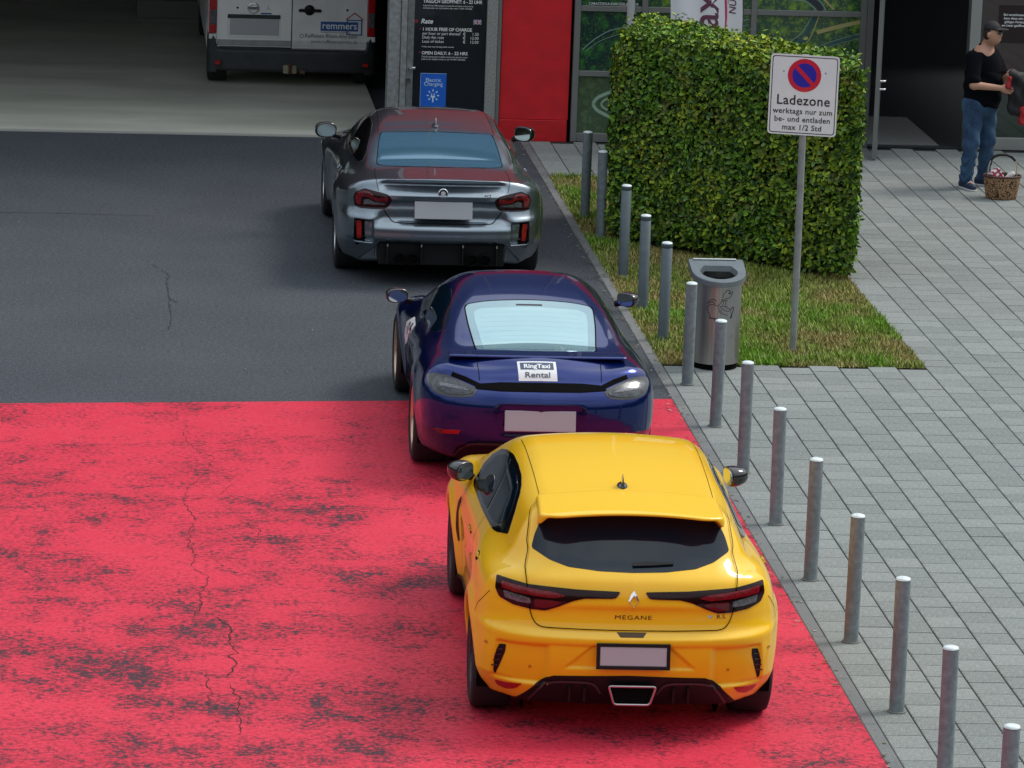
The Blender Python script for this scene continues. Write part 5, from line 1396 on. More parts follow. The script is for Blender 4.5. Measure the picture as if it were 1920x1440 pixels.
q = MB(); q.lathe([(.001, .58), (.150, .58), (.152, .745)], 28, 'z', (0, -.02, 0)); q.build('liner', mat('liner_dark', (.004, .014, .012), .6), binr)
# etched drawing: open strokes on the drum
def on_drum(u, z, d=.0015): 
    a = -math.pi / 2 + u / RB; return ((RB + d) * math.cos(a), (RB + d) * math.sin(a), z)
etch = mat('etched_line', (.012, .012, .014), .6)
def stroke(pts, w=.005):
    P = smooth_line([Vector((a, b_, 0)) for a, b_ in pts], .006); V = []
    for i, p in enumerate(P):
        t = (P[min(i + 1, len(P) - 1)] - P[max(i - 1, 0)]).normalized(); s = Vector((-t.y, t.x, 0)) * w / 2
        V += [on_drum(p.x + s.x, p.y + s.y), on_drum(p.x - s.x, p.y - s.y)]
    return V, [(2 * i, 2 * i + 2, 2 * i + 3, 2 * i + 1) for i in range(len(P) - 1)]
SX = lambda x: (x - 452) / 5.33 / 218.0; SZ = lambda y: .06 + (1225 - y) / 5.33 / 213.0
et = MB()
for S_, w in (([(470, 575), (480, 535), (510, 505), (540, 500)], .005), ([(540, 500), (545, 520), (575, 518)], .005), ([(575, 518), (565, 550), (545, 575), (510, 580), (470, 590)], .005), ([(528, 530), (550, 535)], .012),
        ([(460, 590), (475, 605), (520, 600)], .007), ([(462, 600), (440, 640), (415, 655)], .005), ([(415, 655), (380, 640), (340, 650), (320, 680), (335, 720), (355, 750), (350, 772)], .005),
        ([(345, 772), (390, 778)], .009), ([(400, 770), (400, 800)], .006), ([(390, 780), (425, 778)], .006), ([(320, 640), (350, 600), (385, 592), (410, 610)], .006), ([(340, 630), (370, 612), (400, 635)], .006),
        ([(480, 610), (475, 650)], .004), ([(500, 615), (505, 655), (520, 670)], .004), ([(445, 655), (500, 660), (550, 690)], .005), ([(450, 665), (500, 700), (555, 705), (560, 700)], .005), ([(555, 700), (570, 680), (590, 668), (595, 690), (575, 740), (560, 780)], .006),
        ([(435, 655), (440, 700), (460, 735)], .005), ([(450, 690), (480, 730), (530, 745)], .005), ([(560, 720), (580, 745), (570, 775)], .004), ([(560, 970), (605, 945)], .002)):
    a, b_ = stroke([(SX(x), SZ(y)) for x, y in S_], w); et.add(a, b_)
et.build('etched_drawing', etch, binr)

# ------------------------------------------------------------------ loading-zone sign
sg = empty('loading_zone_sign', (6.200, 37.24, 0), label='white loading zone sign with a round no-stopping symbol on a grey pole', cat='road sign')
q = MB(); q.tube([(0, 0, -.01), (0, 0, 1.0), (-.012, 0, 2.58)], .030, 18); q.build('pole', mat('pole_grey', (.30, .315, .31), .5, .4, var=.16, vscale=12), sg)
q = MB(); q.lathe([(.031, .0), (.045, .004), (.031, .02)], 18); q.build('pole_foot', mat('mortar', (.16, .16, .15), .9), sg)
q = MB(); q.prism(round_poly([(-.293, -.345), (.293, -.345), (.293, .345), (-.293, .345)], .035), -.002, .002, 'xz')
spl = q.build('sign_plate', mat('sign_white', (.78, .80, .80), .4, 0, .3, var=.02, vscale=6), sg)
spl.location = (-.022, -.040, 2.238); spl.rotation_euler = (0, R(.35), R(-12.7))
def ringpoly(name, o, i_, m_, d):
    n = len(o); v = [(a, -d, b_) for a, b_ in o] + [(a, -d, b_) for a, b_ in i_]
    return mesh(name, v, [(k, n + k, n + (k + 1) % n, (k + 1) % n) for k in range(n)], m_, spl)
ink = mat('sign_black', (.02, .02, .022), .5)
rp = lambda w, h, r_: round_poly([(-w, -h), (w, -h), (w, h), (-w, h)], r_, 5)
ringpoly('sign_outline', rp(.279, .331, .028), rp(.272, .324, .023), ink, .0032)
cc = lambda r_, n=48, cx=-.001, cz=.170: [(cx + r_ * math.cos(2 * math.pi * k / n), cz + r_ * math.sin(2 * math.pi * k / n)) for k in range(n)]
sr = mat('sign_red', (.62, .008, .040), .4, 0, .3); sb = mat('sign_dark_blue', (.012, .012, .36), .4, 0, .3)
q = MB(); q.add([(a, -.0030, b_) for a, b_ in cc(.142)], [tuple(range(47, -1, -1))]); q.build('symbol_disc', sb, spl, fix=False)
ringpoly('symbol_ring', cc(.1425), cc(.104), sr, .0036)
q = MB(); c_, s_ = math.cos(R(-45)), math.sin(R(-45)); L_, w_ = .110, .0175
q.add([(-.001 + c_ * a - s_ * b_, -.0042, .170 + s_ * a + c_ * b_) for a, b_ in ((-L_, -w_), (L_, -w_), (L_, w_), (-L_, w_))], [(3, 2, 1, 0)]); q.build('symbol_bar', sr, spl, fix=False)
q = MB()
for dx_ in (-.178, .178): q.lathe([(.001, -.006), (.007, -.005), (.008, -.002)], 12, 'y', (dx_, 0, .20))
q.build('rivet', mat('rivet_grey', (.35, .35, .35), .4, .7), spl)
for t_, z_, s_, sxx in (('Ladezone', -.085, .118, .96), ('werktags nur zum', -.162, .066, 1.0), ('be- und entladen', -.232, .066, 1.0), ('max 1/2 Std', -.302, .066, 1.0)):
    text_mesh('sign_lettering', t_, s_, frameM((.0, -.0034, z_), (1, 0, 0), (0, 0, 1)), ink, spl, 'CENTER', .012, 0, sxx, .0005, 1.06)
for z_ in (-.18, .18):
    q = MB(); q.box(-.20, .20, .003, .010, z_ - .012, z_ + .012); q.build('mounting_bar', steel_m, spl)
    q = MB(); q.lathe([(.034, 2.238 + z_ - .015), (.034, 2.238 + z_ + .015)], 16, 'z', (-.012, 0, 0)); q.build('clamp', steel_m, sg)

# ------------------------------------------------------------------ hedge
def hedge_pt():
    pass
hed = empty('hedge', (6.2, 41.9, 0), label='tall clipped beech hedge with dense green leaves between the door and the bollards', cat='hedge')
HC = np.array(HEDGE); ctr = HC.mean(0)
def leaf_field(n_face, n_top):
    V = []; F = []; Cc = []
    def leaf(p, nrm, s, base):
        a = rng.random() * 6.283
        t = Vector((math.cos(a), math.sin(a), rng.uniform(-.9, .5))); nn = (Vector(nrm) * .9 + Vector(rng.normal(0, .55, 3))).normalized()
        t = (t - nn * t.dot(nn)).normalized(); b_ = nn.cross(t)
        L_ = s * rng.uniform(.75, 1.25); w = L_ * .30; o = len(V); P = Vector(p)
        V.extend([P, P + t * L_ * .35 + b_ * w + nn * .004, P + t * L_ * .35 - b_ * w + nn * .004, P + t * L_ * .35 - nn * .004, P + t * L_ * .78 + b_ * w * .62, P + t * L_ * .78 - b_ * w * .62, P + t * L_ - nn * .008])
        F.extend([(o, o + 2, o + 3), (o, o + 3, o + 1), (o + 1, o + 3, o + 4), (o + 3, o + 2, o + 5), (o + 3, o + 6, o + 4), (o + 3, o + 5, o + 6)])
        Cc.extend([base * .9] * 3 + [base * .75] + [base] * 3)
    def colour(p, deep):
        nz = noise.noise(Vector((p[0] * 2.1, p[1] * 2.1, p[2] * 2.1))) ; n2 = noise.noise(Vector((p[0] * 7, p[1] * 7, p[2] * 7 + 5)))
        g = np.array([.12, .27, .020]); y_ = np.array([.33, .41, .03]); br = np.array([.20, .14, .06]); dk = np.array([.030, .085, .018]); lt = np.array([.16, .28, .075])
        k = np.clip(.30 + nz * .9 + rng.normal(0, .22), 0, 1); c = g * (1 - k) + y_ * k
        if n2 + rng.normal(0, .25) > .48: c = c * .45 + br * .55
        u = rng.random()
        if u > .90: c = lt
        elif u < .22: c = dk
        return c * rng.uniform(.55, 1.3)
    H_ = 2.03
    for e in range(4):
        a, b_ = HC[e], HC[(e + 1) % 4]; L_ = np.linalg.norm(b_ - a); nn = np.array([(b_ - a)[1], -(b_ - a)[0]]) / L_
        cnt = int(n_face * L_ * (1.0 if e in (0, 3) else .45))
        for _ in range(cnt):
            u = rng.random(); z = .07 + (H_ - .09) * rng.random() ** .95
            bulge = .05 * noise.noise(Vector((a[0] + u * 3, z * 1.7, e * 7.0))) + .03 * noise.noise(Vector((a[0] + u * 9, z * 5, e * 3.0)))
            edge = -.15 * max(0, (z - (H_ - .22)) / .22) ** 2 - .09 * max(0, (.20 - z) / .2)
            edge += .035 * math.sin(u * math.pi) 
            dep = rng.random() ** 2 * -.11
            q = a + (b_ - a) * u + nn * (bulge + edge + dep + .01)
            ue = min(u, 1 - u) * L_
            if ue < .07: q = q + (ctr - q) / np.linalg.norm(ctr - q) * (.07 - ue) * .5
            leaf((q[0], q[1], z), (nn[0], nn[1], .25), .054, colour((q[0], q[1], z), dep) * 1.0)
    for _ in range(n_top):
        w = rng.dirichlet([.8] * 4); q = (HC * w[:, None]).sum(0)
        z = H_ + .035 * noise.noise(Vector((q[0] * 3, q[1] * 3, 0))) + rng.normal(0, .018) - .02
        if rng.random() > .965: z += rng.random() * .10
        leaf((q[0], q[1], z), (0, 0, 1), .054, colour((q[0], q[1], z), 0) * np.array([1.15, 1.1, 1]))
    return tinted('foliage', np.array([tuple(v) for v in V]) - np.array([6.2, 41.9, 0]), F, np.array(Cc), hed)
fo = leaf_field(7200, 10500); fo['kind'] = 'stuff'
# inner mass of twigs and shaded leaves: a dark core, the gaps' shade put into its colour
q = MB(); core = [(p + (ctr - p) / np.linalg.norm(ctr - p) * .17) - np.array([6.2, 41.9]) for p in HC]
q.prism([tuple(p) for p in core], .10, 1.90, 'xy'); q.build('twig_core', mat('core_shade', (.006, .010, .003), .95, var=.6, vscale=30), hed)
q = MB()
for _ in range(18):
    w = rng.dirichlet([.7] * 4); p = (np.array(core) * w[:, None]).sum(0); p2 = p + rng.normal(0, .05, 2)
    q = MB(); q.tube([(p[0], p[1], -.01), (p2[0], p2[1], .3)], .010, 6); q.build('stem', mat('bark', (.07, .055, .04), .9), hed)
# ------------------------------------------------------------------ flag pole and banner
fp = empty('flagpole', (5.970, 47.60, 0), label='pale round flagpole rising behind the left end of the hedge', cat='flagpole')
q = MB(); q.tube([(0, 0, 0), (0, 0, 7.5)], .042, 20); q.build('pole', mat('pole_white', (.52, .56, .57), .4, .2), fp)
q = MB(); q.lathe([(.043, .0), (.10, .004), (.10, .03), (.05, .045)], 20); q.build('pole_foot', steel_m, fp)
bn = empty('beach_flag', (6.62, 46.50, 0), label='white upright advertising flag with maroon taxi lettering behind the hedge', cat='flag')
q = MB(); q.tube([(.41, .02, .02), (.405, .02, 2.2), (.38, .02, 3.0), (.20, .02, 3.75), (-.05, .02, 4.0)], .014, 10); q.build('mast', mat('mast_dark', (.05, .05, .05), .4), bn)
q = MB(); q.box(.20, .62, -.25, .28, 0, .03, .01); q.build('foot_plate', gloss_black, bn)
V = []; F = []; NX, NZ = 40, 70
for j in range(NZ + 1):
    for i in range(NX + 1):
        u, w = i / NX, j / NZ
        z = 1.08 + .16 * (1 - u) * 1.0 + w * 2.5 - (1 - u) * w * .0
        x = -.365 + .765 * u - .02 * w + .012 * math.sin(z * 5)
        y = .022 * math.sin(u * 14 + z * 1.5) * (1 - u * .5) + .015 * math.sin(u * 5 - z * 3)
        V.append((x, y, z))
for j in range(NZ):
    for i in range(NX): a = j * (NX + 1) + i; F.append((a, a + 1, a + NX + 2, a + NX + 1))
cl = mesh('flag_cloth', V, F, mat('cloth_white', (.72, .72, .77), .7), bn, True)
def cloth_y(x, z):
    u = (x + .365) / .765; return .022 * math.sin(u * 14 + z * 1.5) * (1 - u * .5) + .015 * math.sin(u * 5 - z * 3)
def ctext(body, x, z, s, m_, bold=0, shear=0):
    o = text_mesh('flag_lettering', body, s, frameM((x, -.004, z), (0, 0, 1), (-1, 0, 0)), m_, cl, 'LEFT', bold, shear, 1, 0, 1)
    for v in o.data.vertices: v.co.y = cloth_y(v.co.x, v.co.z) - .004
mar = mat('flag_maroon', (.13, .035, .07), .6)
ctext('axi', .140, 1.545, .40, mar, .012); 
ctext('NÜRBURGRING', .330, 1.700, .105, mar, .010, .15)
V = []
for k in range(60):
    z = 1.25 + k * .04; x = .215 + .02 * math.sin(k * .16 + .6) - .0006 * (k - 12) ** 2 * (k < 12)
    for d in (-.012, .012): V.append((x + d, cloth_y(x, z) - .004, z))
mesh('flag_stripe', V, [(2 * k, 2 * k + 1, 2 * k + 3, 2 * k + 2) for k in range(59)], mat('flag_pink', (.55, .04, .14), .6), cl)
q = MB()

# ------------------------------------------------------------------ delivery van in the garage
van = empty('delivery_van', (2.520, 51.95, 0), label='white delivery van with a dirty right door and printed adverts parked in the garage', cat='van')
vw = mat('van_white', (.80, .81, .80), .45, 0, .4, var=.06, vscale=2.5)
def vf(x, y, z):
    W = .985 - .012 * np.maximum(0, z - .9) ** 2 - .03 * sstep(.45, .2, z)
    g = smax(x - W, z - (2.30 - .02 * x * x), .16)
    g = smax(g, (.05 + .02 * (z - .7) * (z > .7) + .05 * (x / .98) ** 6) - y, .07)
    g = smax(g, y - (5.3 - .2 * z), .2); g = smax(g, .22 - z, .05)
    for ya in (.46, 4.3): g = smax(g, -smax(np.sqrt((y - ya) ** 2 + (z - .34) ** 2) - .39, .70 - x, .03), .02)
    return g
VB = Body(vf, (-1.05, -.05, .15), (1.08, 5.4, 2.4), .030, vw, van)
YV = .045
def vbox(name, x0, x1, z0, z1, d0, d1, m_, parent=van, b=.006):
    q = MB(); q.box(x0, x1, YV - d1, YV + .02 - d0, z0, z1, b); return q.build(name, m_, parent)
vblack = mat('van_black', (.025, .030, .033), .55, var=.25, vscale=8)
bm_ = blob('rear_bumper', lambda x, y, z: smax(smax(smax(np.abs(x) - .99, np.abs(z - .32) - (.135 + .17 * sstep(.86, .93, np.abs(x))) + (z > .33) * 0, .04), (-.075 + .10 * (np.abs(x) / .98) ** 5) - y, .05), y - .12, .02), (-1.03, -.1, .16), (1.03, .2, .66), .014, vblack, van)
VL = vbox('cargo_door', -.89, -.008, .30, 2.05, 0, .012, vw); VR = vbox('cargo_door', .002, .885, .27, 2.05, 0, .012, mat('van_white_dirty', (.70, .705, .69), .5, 0, .2, var=.10, vscale=4))
vbox('door_gap', -.008, .002, .28, 2.05, 0, .008, gap_mat)
vbox('door_trim', -.86, -.012, .30, .47, .012, .020, vblack, VL); vbox('door_band', -.88, -.010, .475, .55, .012, .017, mat('band_grey', (.30, .31, .30), .6, var=.1, vscale=8), VL)
rp_ = vbox('repair_panel', .010, .86, .285, .465, .012, .020, mat('aluminium', (.52, .52, .50), .4, .4, var=.15, vscale=14), VR); vbox('door_band', .006, .88, .475, .555, .012, .016, mat('band_pale', (.60, .60, .58), .6, var=.1, vscale=8), VR)
q = MB()
for xx, zz in ((.07, .445), (.20, .447), (.34, .447), (.47, .447), (.60, .447), (.74, .447), (.83, .44), (.05, .33), (.26, .32), (.49, .32), (.72, .33)): q.lathe([(.001, -.007), (.010, -.006), (.013, 0)], 10, 'y', (xx, YV - .020, zz))
q.box(.14, .72, YV - .023, YV - .02, .375, .383); q.box(.33, .43, YV - .023, YV - .02, .325, .352); q.build('rivet_row', mat('rivet_grey', (.35, .35, .35), .4, .7), rp_)
# plate and its recess
vbox('plate_recess', -.765, -.135, .570, .850, .012, .016, mat('recess_white', (.70, .71, .71), .4), VL)
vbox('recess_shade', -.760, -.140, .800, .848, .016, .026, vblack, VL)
vbox('number_plate', -.730, -.158, .608, .805, .016, .024, mat('plate_grey', (.40, .41, .43), .45), VL)
for s_ in (-1, 1):
    x0, x1 = (-.975, -.885) if s_ < 0 else (.885, .975)
    L_ = vbox('tail_lamp', x0, x1, .62, 1.45, 0, .035, mat('van_lamp_red', (.40, .008, .010), .15, 0, 1, var=.2, vscale=30), van, .012)
    vbox('lamp_lens', x0 + .012, x1 - .006, .72, .90, .035, .040, lamp_clear, L_)
    vbox('corner_cap', x0, x1 + .005 * s_, .555, .615, 0, .04, mat('recess_white', (.70, .71, .71), .4))
    vbox('bumper_reflector', (-.905 if s_ < 0 else .835), (-.835 if s_ < 0 else .905), .265, .312, .085, .128, reflector_red, bm_)
    vbox('lock', (-.665 if s_ < 0 else .625), (-.625 if s_ < 0 else .665), .905, .945, .012, .02, gap_mat, VL if s_ < 0 else VR, .015)
q = MB(); q.box(.07, .34, YV - .045, YV - .02, .895, .930, .012); q.lathe([(.001, -.02), (.055, -.018), (.062, 0)], 20, 'y', (.20, YV - .012, .915)); q.build('door_handle', black_pl, VR)
vbox('rear_glass', .35, .80, 1.06, 1.75, .012, .018, glass_tint, VR, .03); vbox('rear_glass', -.80, -.12, 1.06, 1.75, .012, .018, glass_tint, VL, .03)
vbox('door_mark', .10, .27, 1.035, 1.05, .012, .016, mat('van_lamp_red', (.4, .01, .01), .2), VR)
# badges
q = MB(); q.lathe([(.052, -.022), (.064, -.024), (.070, -.012), (.052, -.014)], 28, 'y', (-.460, YV, .925)); q.box(-.530, -.390, YV - .028, YV - .012, .912, .938, .004); q.build('ring_badge', chrome, VL)
text_mesh('badge_lettering', 'NISSAN', .024, frameM((-.460, YV - .030, .917), (1, 0, 0), (0, 0, 1)), gap_mat, VL, 'CENTER', 0, 0, 1, .001)
q = MB()
for k in range(3):
    a = math.pi / 2 + k * 2 * math.pi / 3; c_, s_ = math.cos(a), math.sin(a)
    q.prism([(-.285 + c_ * .045, .925 + s_ * .045), (-.285 - s_ * .008, .925 + c_ * .008), (-.285 + s_ * .008, .925 - c_ * .008)], YV - .016, YV - .011, 'xz')
q.build('star_badge', mat('badge_silver', (.6, .6, .58), .3, .6), VL)
vbox('badge_strip', -.370, -.245, .855, .872, .012, .016, mat('remmers_blue', (.02, .09, .30), .4), VL, .001)
ad = mat('remmers_blue', (.02, .09, .30), .4)
A_ = vbox('advert_panel', .335, .775, .675, .785, .012, .0155, ad, VR, .001)
q = MB()
for x0, x1, z0, z1 in ((.640, .655, .63, .82), (.810, .825, .63, .82), (.655, .81, .63, .642), (.655, .81, .80, .812)): q.box(x0, x1, YV - .017, YV - .010, z0, z1)
q.build('advert_house', ad, VR)
q = MB(); q.prism([(.625, .815), (.733, .90), (.842, .815), (.828, .815), (.733, .885), (.640, .815)], YV - .0175, YV - .010, 'xz'); q.build('advert_roof', reflector_red, VR)
def vt(b_, x, z, s, m_, **k): return text_mesh('advert_lettering', b_, s, frameM((x, YV - .0165, z), (1, 0, 0), (0, 0, 1)), m_, VR, **k)
vt('remmers', .350, .700, .115, white_t, bold=.006, sx=.98)
vt('Creative Products for Buildings', .335, .652, .028, mat('advert_grey', (.12, .13, .13), .5))
tg = mat('advert_green', (.075, .11, .10), .5)
vt('Raiffeisen Rhein-Ahr-Eifel', .150, .592, .068, tg, sx=.88); vt('www.raiffeisenservice.de', .225, .528, .062, tg, sx=.88)
q = MB(); q.lathe([(.018, -.014), (.024, -.014), (.024, -.010), (.018, -.010)], 20, 'y', (.115, YV, .610)); q.build('advert_ring', tg, VR)
q = MB(); q.box(-.10, .06, -.10, -.02, .175, .275, .01); q.build('tow_bracket', mat('bracket_rust', (.30, .26, .17), .6, .2, var=.3, vscale=20), van)
q = MB(); q.tube([(-.02, -.05, .20), (-.02, -.12, .19), (-.02, -.13, .26)], .018, 10); q.lathe([(.001, -.02), (.02, -.015), (.025, 0), (.02, .015), (.001, .02)], 12, 'z', (-.02, -.13, .285)); q.tube([(.10, -.06, .20), (.16, -.07, .19)], .03, 10); q.build('tow_bar', mat('rust', (.12, .06, .04), .7, .3), van)
for s_ in (-1, 1):
    for yy in (.46, 4.3):
        make_wheel(van, s_ * .86, yy, .345, .22, mat('steel_rim', (.35, .35, .35), .4, .6), s_, 6, .22)

# ------------------------------------------------------------------ basket
bk = empty('wicker_basket', (9.640, 45.17, 0), label='leopard-print carrying basket with a hoop handle standing by the man', cat='basket')
def b_leo(m_, n, l, b):
    v = N_vec(n, l); vo = n.new('ShaderNodeTexVoronoi'); vo.inputs['Scale'].default_value = 34; l.new(v, vo.inputs['Vector'])
    a = N_range(n, l, vo.outputs['Distance'], .30, .42); c = N_mix(n, l, a, (.30, .155, .070), (.42, .26, .13))
    vo2 = n.new('ShaderNodeTexVoronoi'); vo2.feature = 'DISTANCE_TO_EDGE'; vo2.inputs['Scale'].default_value = 34; l.new(v, vo2.inputs['Vector'])
    nz = N_noise(n, l, v, 26, 2); k = N_math(n, l, 'LESS_THAN', N_math(n, l, 'ADD', vo2.outputs['Distance'], N_math(n, l, 'MULTIPLY', nz, .22)), .20)
    l.new(N_mix(n, l, k, c, (.045, .014, .012)), b.inputs['Base Color']); b.inputs['Roughness'].default_value = .75
leo = ground_mat('leopard_fabric', b_leo)
def oval(rx, ry, z, n=32): return [(rx * math.cos(2 * math.pi * k / n), ry * math.sin(2 * math.pi * k / n), z) for k in range(n)]
V = []; F = []; rows = [(.150, .105, .0), (.162, .115, .02), (.180, .130, .12), (.190, .140, .20), (.196, .145, .245)]
for rx, ry, z in rows: V += oval(rx, ry, z)
for r_ in range(4):
    for k in range(32): F.append((r_ * 32 + k, r_ * 32 + (k + 1) % 32, (r_ + 1) * 32 + (k + 1) % 32, (r_ + 1) * 32 + k))
F.append(tuple(range(31, -1, -1)))
mesh('basket_body', V, F, leo, bk, True)
q = MB(); q.tube(oval(.196, .145, .248), .011, 8, closed=True); q.build('basket_rim', mat('rim_brown', (.06, .022, .018), .6), bk)
q = MB(); q.add(oval(.188, .138, .20), [tuple(range(32))]); q.build('basket_lining', mat('lining_dark', (.03, .010, .012), .9), bk)
q = MB(); q.tube([(-.155 + 0, 0, .24), (-.150, 0, .34), (-.125, 0, .42)], .007, 8); q.tube([(.155, 0, .24), (.150, 0, .34), (.125, 0, .42)], .007, 8); q.build('handle_bar', mat('handle_cane', (.50, .42, .30), .4, .4), bk)
q = MB(); q.tube([(-.130, 0, .405), (-.10, 0, .445), (-.05, 0, .465), (.03, 0, .467), (.09, 0, .448), (.130, 0, .405)], .014, 10); q.build('handle_grip', black_pl, bk)
pk = empty('wrapped_parcel', (9.605, 45.13, .20), label='red and white checked parcel lying in the leopard basket', cat='parcel')
q = MB(); Mx = Matrix.Rotation(R(-35), 4, 'Y') @ Matrix.Rotation(R(20), 4, 'Z'); q.box(-.055, .055, -.045, .045, -.02, .13, .006, M=Mx); pb = q.build('wrapping', mat('parcel_white', (.72, .66, .66), .6), pk)
q = MB()
for z0 in (.0, .045, .09): q.box(-.0565, .0565, -.0465, .0465, z0, z0 + .018, 0, M=Mx)
for x0 in (-.04, .02): q.box(x0, x0 + .02, -.0475, .0475, -.021, .1315, 0, M=Mx)
q.build('check_band', mat('parcel_red', (.30, .012, .05), .6), pb)
rl = MB(); rl.tube([(.04, 0, .20), (.075, -.02, .255), (.11, -.03, .285)], [.032, .036, .022], 12); o = rl.build('paper_roll', mat('paper_white', (.75, .70, .68), .7), None); o.location = (9.645, 45.16, 0)
tag(o, 'white paper roll sticking out of the leopard basket', 'paper roll')

# ------------------------------------------------------------------ person
per_o = Vector((9.50, 45.86, 0))
def cap_sd(P, a, b_, ra, rb):
    x, y, z = P; ax, ay, az = a; bx, by, bz = b_
    dx_, dy_, dz_ = bx - ax, by - ay, bz - az; L2 = dx_ * dx_ + dy_ * dy_ + dz_ * dz_
    t = np.clip(((x - ax) * dx_ + (y - ay) * dy_ + (z - az) * dz_) / L2, 0, 1)
    return np.sqrt((x - ax - t * dx_) ** 2 + (y - ay - t * dy_) ** 2 + (z - az - t * dz_) ** 2) - (ra + (rb - ra) * t)
def ell(P, c, r_):
    x, y, z = P; k = np.sqrt(((x - c[0]) / r_[0]) ** 2 + ((y - c[1]) / r_[1]) ** 2 + ((z - c[2]) / r_[2]) ** 2); return (k - 1) * min(r_)
J = dict(hipL=(-.075, -.07, .90), hipR=(.085, .06, .90), knL=(-.095, -.13, .49), knR=(.115, .05, .49), anL=(-.125, -.11, .09), anR=(.105, .10, .09),
         shL=(-.130, -.17, 1.400), shR=(.13, .13, 1.40), elL=(-.135, -.30, 1.135), wrL=(.135, -.36, 1.120), elR=(.245, -.02, 1.16), wrR=(.245, -.24, 1.245))
FD = Vector((.86, -.50, 0)).normalized()      # the way he faces
HD = (.075, -.085, 1.66)
def skin_f(x, y, z):
    P = (x, y, z)
    g = ell(P, HD, (.083, .083, .115)); g = smin(g, ell(P, (HD[0] + FD.x * .028, HD[1] + FD.y * .028, HD[2] - .045), (.068, .062, .075)), .03)
    nose = (HD[0] + FD.x * .098, HD[1] + FD.y * .098, HD[2] - .012); g = smin(g, cap_sd(P, (HD[0] + FD.x * .080, HD[1] + FD.y * .080, HD[2] + .02), nose, .010, .015), .012)
    side = Vector((FD.y, -FD.x, 0))
    for s_ in (-1, 1):
        g = smin(g, ell(P, (HD[0] + side.x * .083 * s_ - FD.x * .01, HD[1] + side.y * .083 * s_ - FD.y * .01, HD[2] - .012), (.020, .020, .032)), .008)
        g = smax(g, -ell(P, (HD[0] + FD.x * .088 + side.x * .032 * s_, HD[1] + FD.y * .088 + side.y * .032 * s_, HD[2] + .012), (.016, .016, .012)), .01)
    g = smax(g, -ell(P, (HD[0] + FD.x * .098, HD[1] + FD.y * .098, HD[2] - .058), (.020, .020, .004)), .005)
    g = smin(g, cap_sd(P, (HD[0] - .01, HD[1] + .02, 1.60), (.02, 0, 1.46), .060, .068), .03)
    g = smin(g, cap_sd(P, (.01, -.01, 1.40), (.01, 0, .98), .13, .15), .05)
    for s_ in 'LR':
        g = smin(g, cap_sd(P, J['sh' + s_], J['el' + s_], .058, .045), .04); g = smin(g, cap_sd(P, J['el' + s_], J['wr' + s_], .044, .029), .02)
        g = smin(g, cap_sd(P, J['hip' + s_], J['kn' + s_], .085, .058), .05); g = smin(g, cap_sd(P, J['kn' + s_], J['an' + s_], .056, .038), .03)
        g = smin(g, cap_sd(P, J['an' + s_], (J['an' + s_][0] + .06, J['an' + s_][1] - .09, .05), .035, .028), .02)
    # hands: palm, four fingers, thumb
    def hand(w, d, up_, curl):
        w = Vector(w); d = Vector(d).normalized(); u = Vector(up_); u = (u - d * u.dot(d)).normalized(); v = d.cross(u)
        g_ = cap_sd(P, tuple(w), tuple(w + d * .075), .024, .026)
        g_ = smin(g_, cap_sd(P, tuple(w + d * .03 + u * .02), tuple(w + d * .075 + u * .026), .016, .016), .012); g_ = smin(g_, cap_sd(P, tuple(w + d * .03 - u * .02), tuple(w + d * .075 - u * .026), .016, .016), .012)
        for k, (o, l1) in enumerate(((.030, .030), (.010, .036), (-.010, .034), (-.029, .026))):
            a = w + d * .082 + u * o; b1 = a + d * l1 * math.cos(curl) + v * l1 * math.sin(curl); c1 = b1 + (d * math.cos(curl * 2.1) + v * math.sin(curl * 2.1)) * l1 * .85
            g_ = smin(g_, smin(cap_sd(P, tuple(a), tuple(b1), .0098, .0088), cap_sd(P, tuple(b1), tuple(c1), .0088, .0075), .004), .005)
        a = w + d * .025 + u * .030; b1 = a + d * .035 + u * .018 + v * .012; c1 = b1 + d * .026 + v * .016
        return smin(g_, smin(cap_sd(P, tuple(a), tuple(b1), .013, .0115), cap_sd(P, tuple(b1), tuple(c1), .011, .009), .006), .010)
    g = smin(g, hand(J['wrL'], (1, .05, -.25), (.1, .1, 1), .55), .012)
    g = smin(g, hand(J['wrR'], (.10, -.9, .10), (.1, 0, 1), 1.0), .012)
    return g
skin = mat('skin', (.46, .24, .16), .5, var=.08, vscale=12)
P_, Q_, fs_ = nets(skin_f, (-.25, -.50, 0), (.45, .25, 1.80), .0078, False)
person = fast_mesh('person', P_, Q_, skin, None); person.location = per_o
tag(person, 'man in a black polo shirt and blue jeans holding a red and black jacket', 'person')
def shirt_f(x, y, z):
    P = (x, y, z)
    g = ell(P, (.02, -.02, 1.10), (.205, .185, .26)); g = smin(g, ell(P, (.01, 0, 1.33), (.18, .165, .18)), .08)
    g = smin(g, cap_sd(P, J['shL'], tuple(Vector(J['shL']).lerp(Vector(J['elL']), .78)), .083, .078), .05); g = smin(g, cap_sd(P, J['shR'], tuple(Vector(J['shR']).lerp(Vector(J['elR']), .78)), .083, .078), .05)
    g = smin(g, cap_sd(P, (.01, 0, 1.44), (.02, -.01, 1.485), .105, .082), .04)
    g = smin(g, cap_sd(P, (-.02, -.03, .93), (.06, .01, .93), .165, .165), .05)
    g = smax(g, .865 + .02 * np.sin(x * 20) - z, .01)
    g = g + .006 * np.sin(z * 38 + x * 25) * (z < 1.25) + .004 * np.sin(x * 40 - z * 22)
    g = smax(g, -(ell(P, (.055 + .03, -.08, 1.53), (.050, .055, .07))), .01)
    return g
blob('polo_shirt', shirt_f, (-.32, -.42, .82), (.38, .30, 1.58), .0095, mat('black_cloth', (.003, .0035, .006), .95, spec=.1), person)
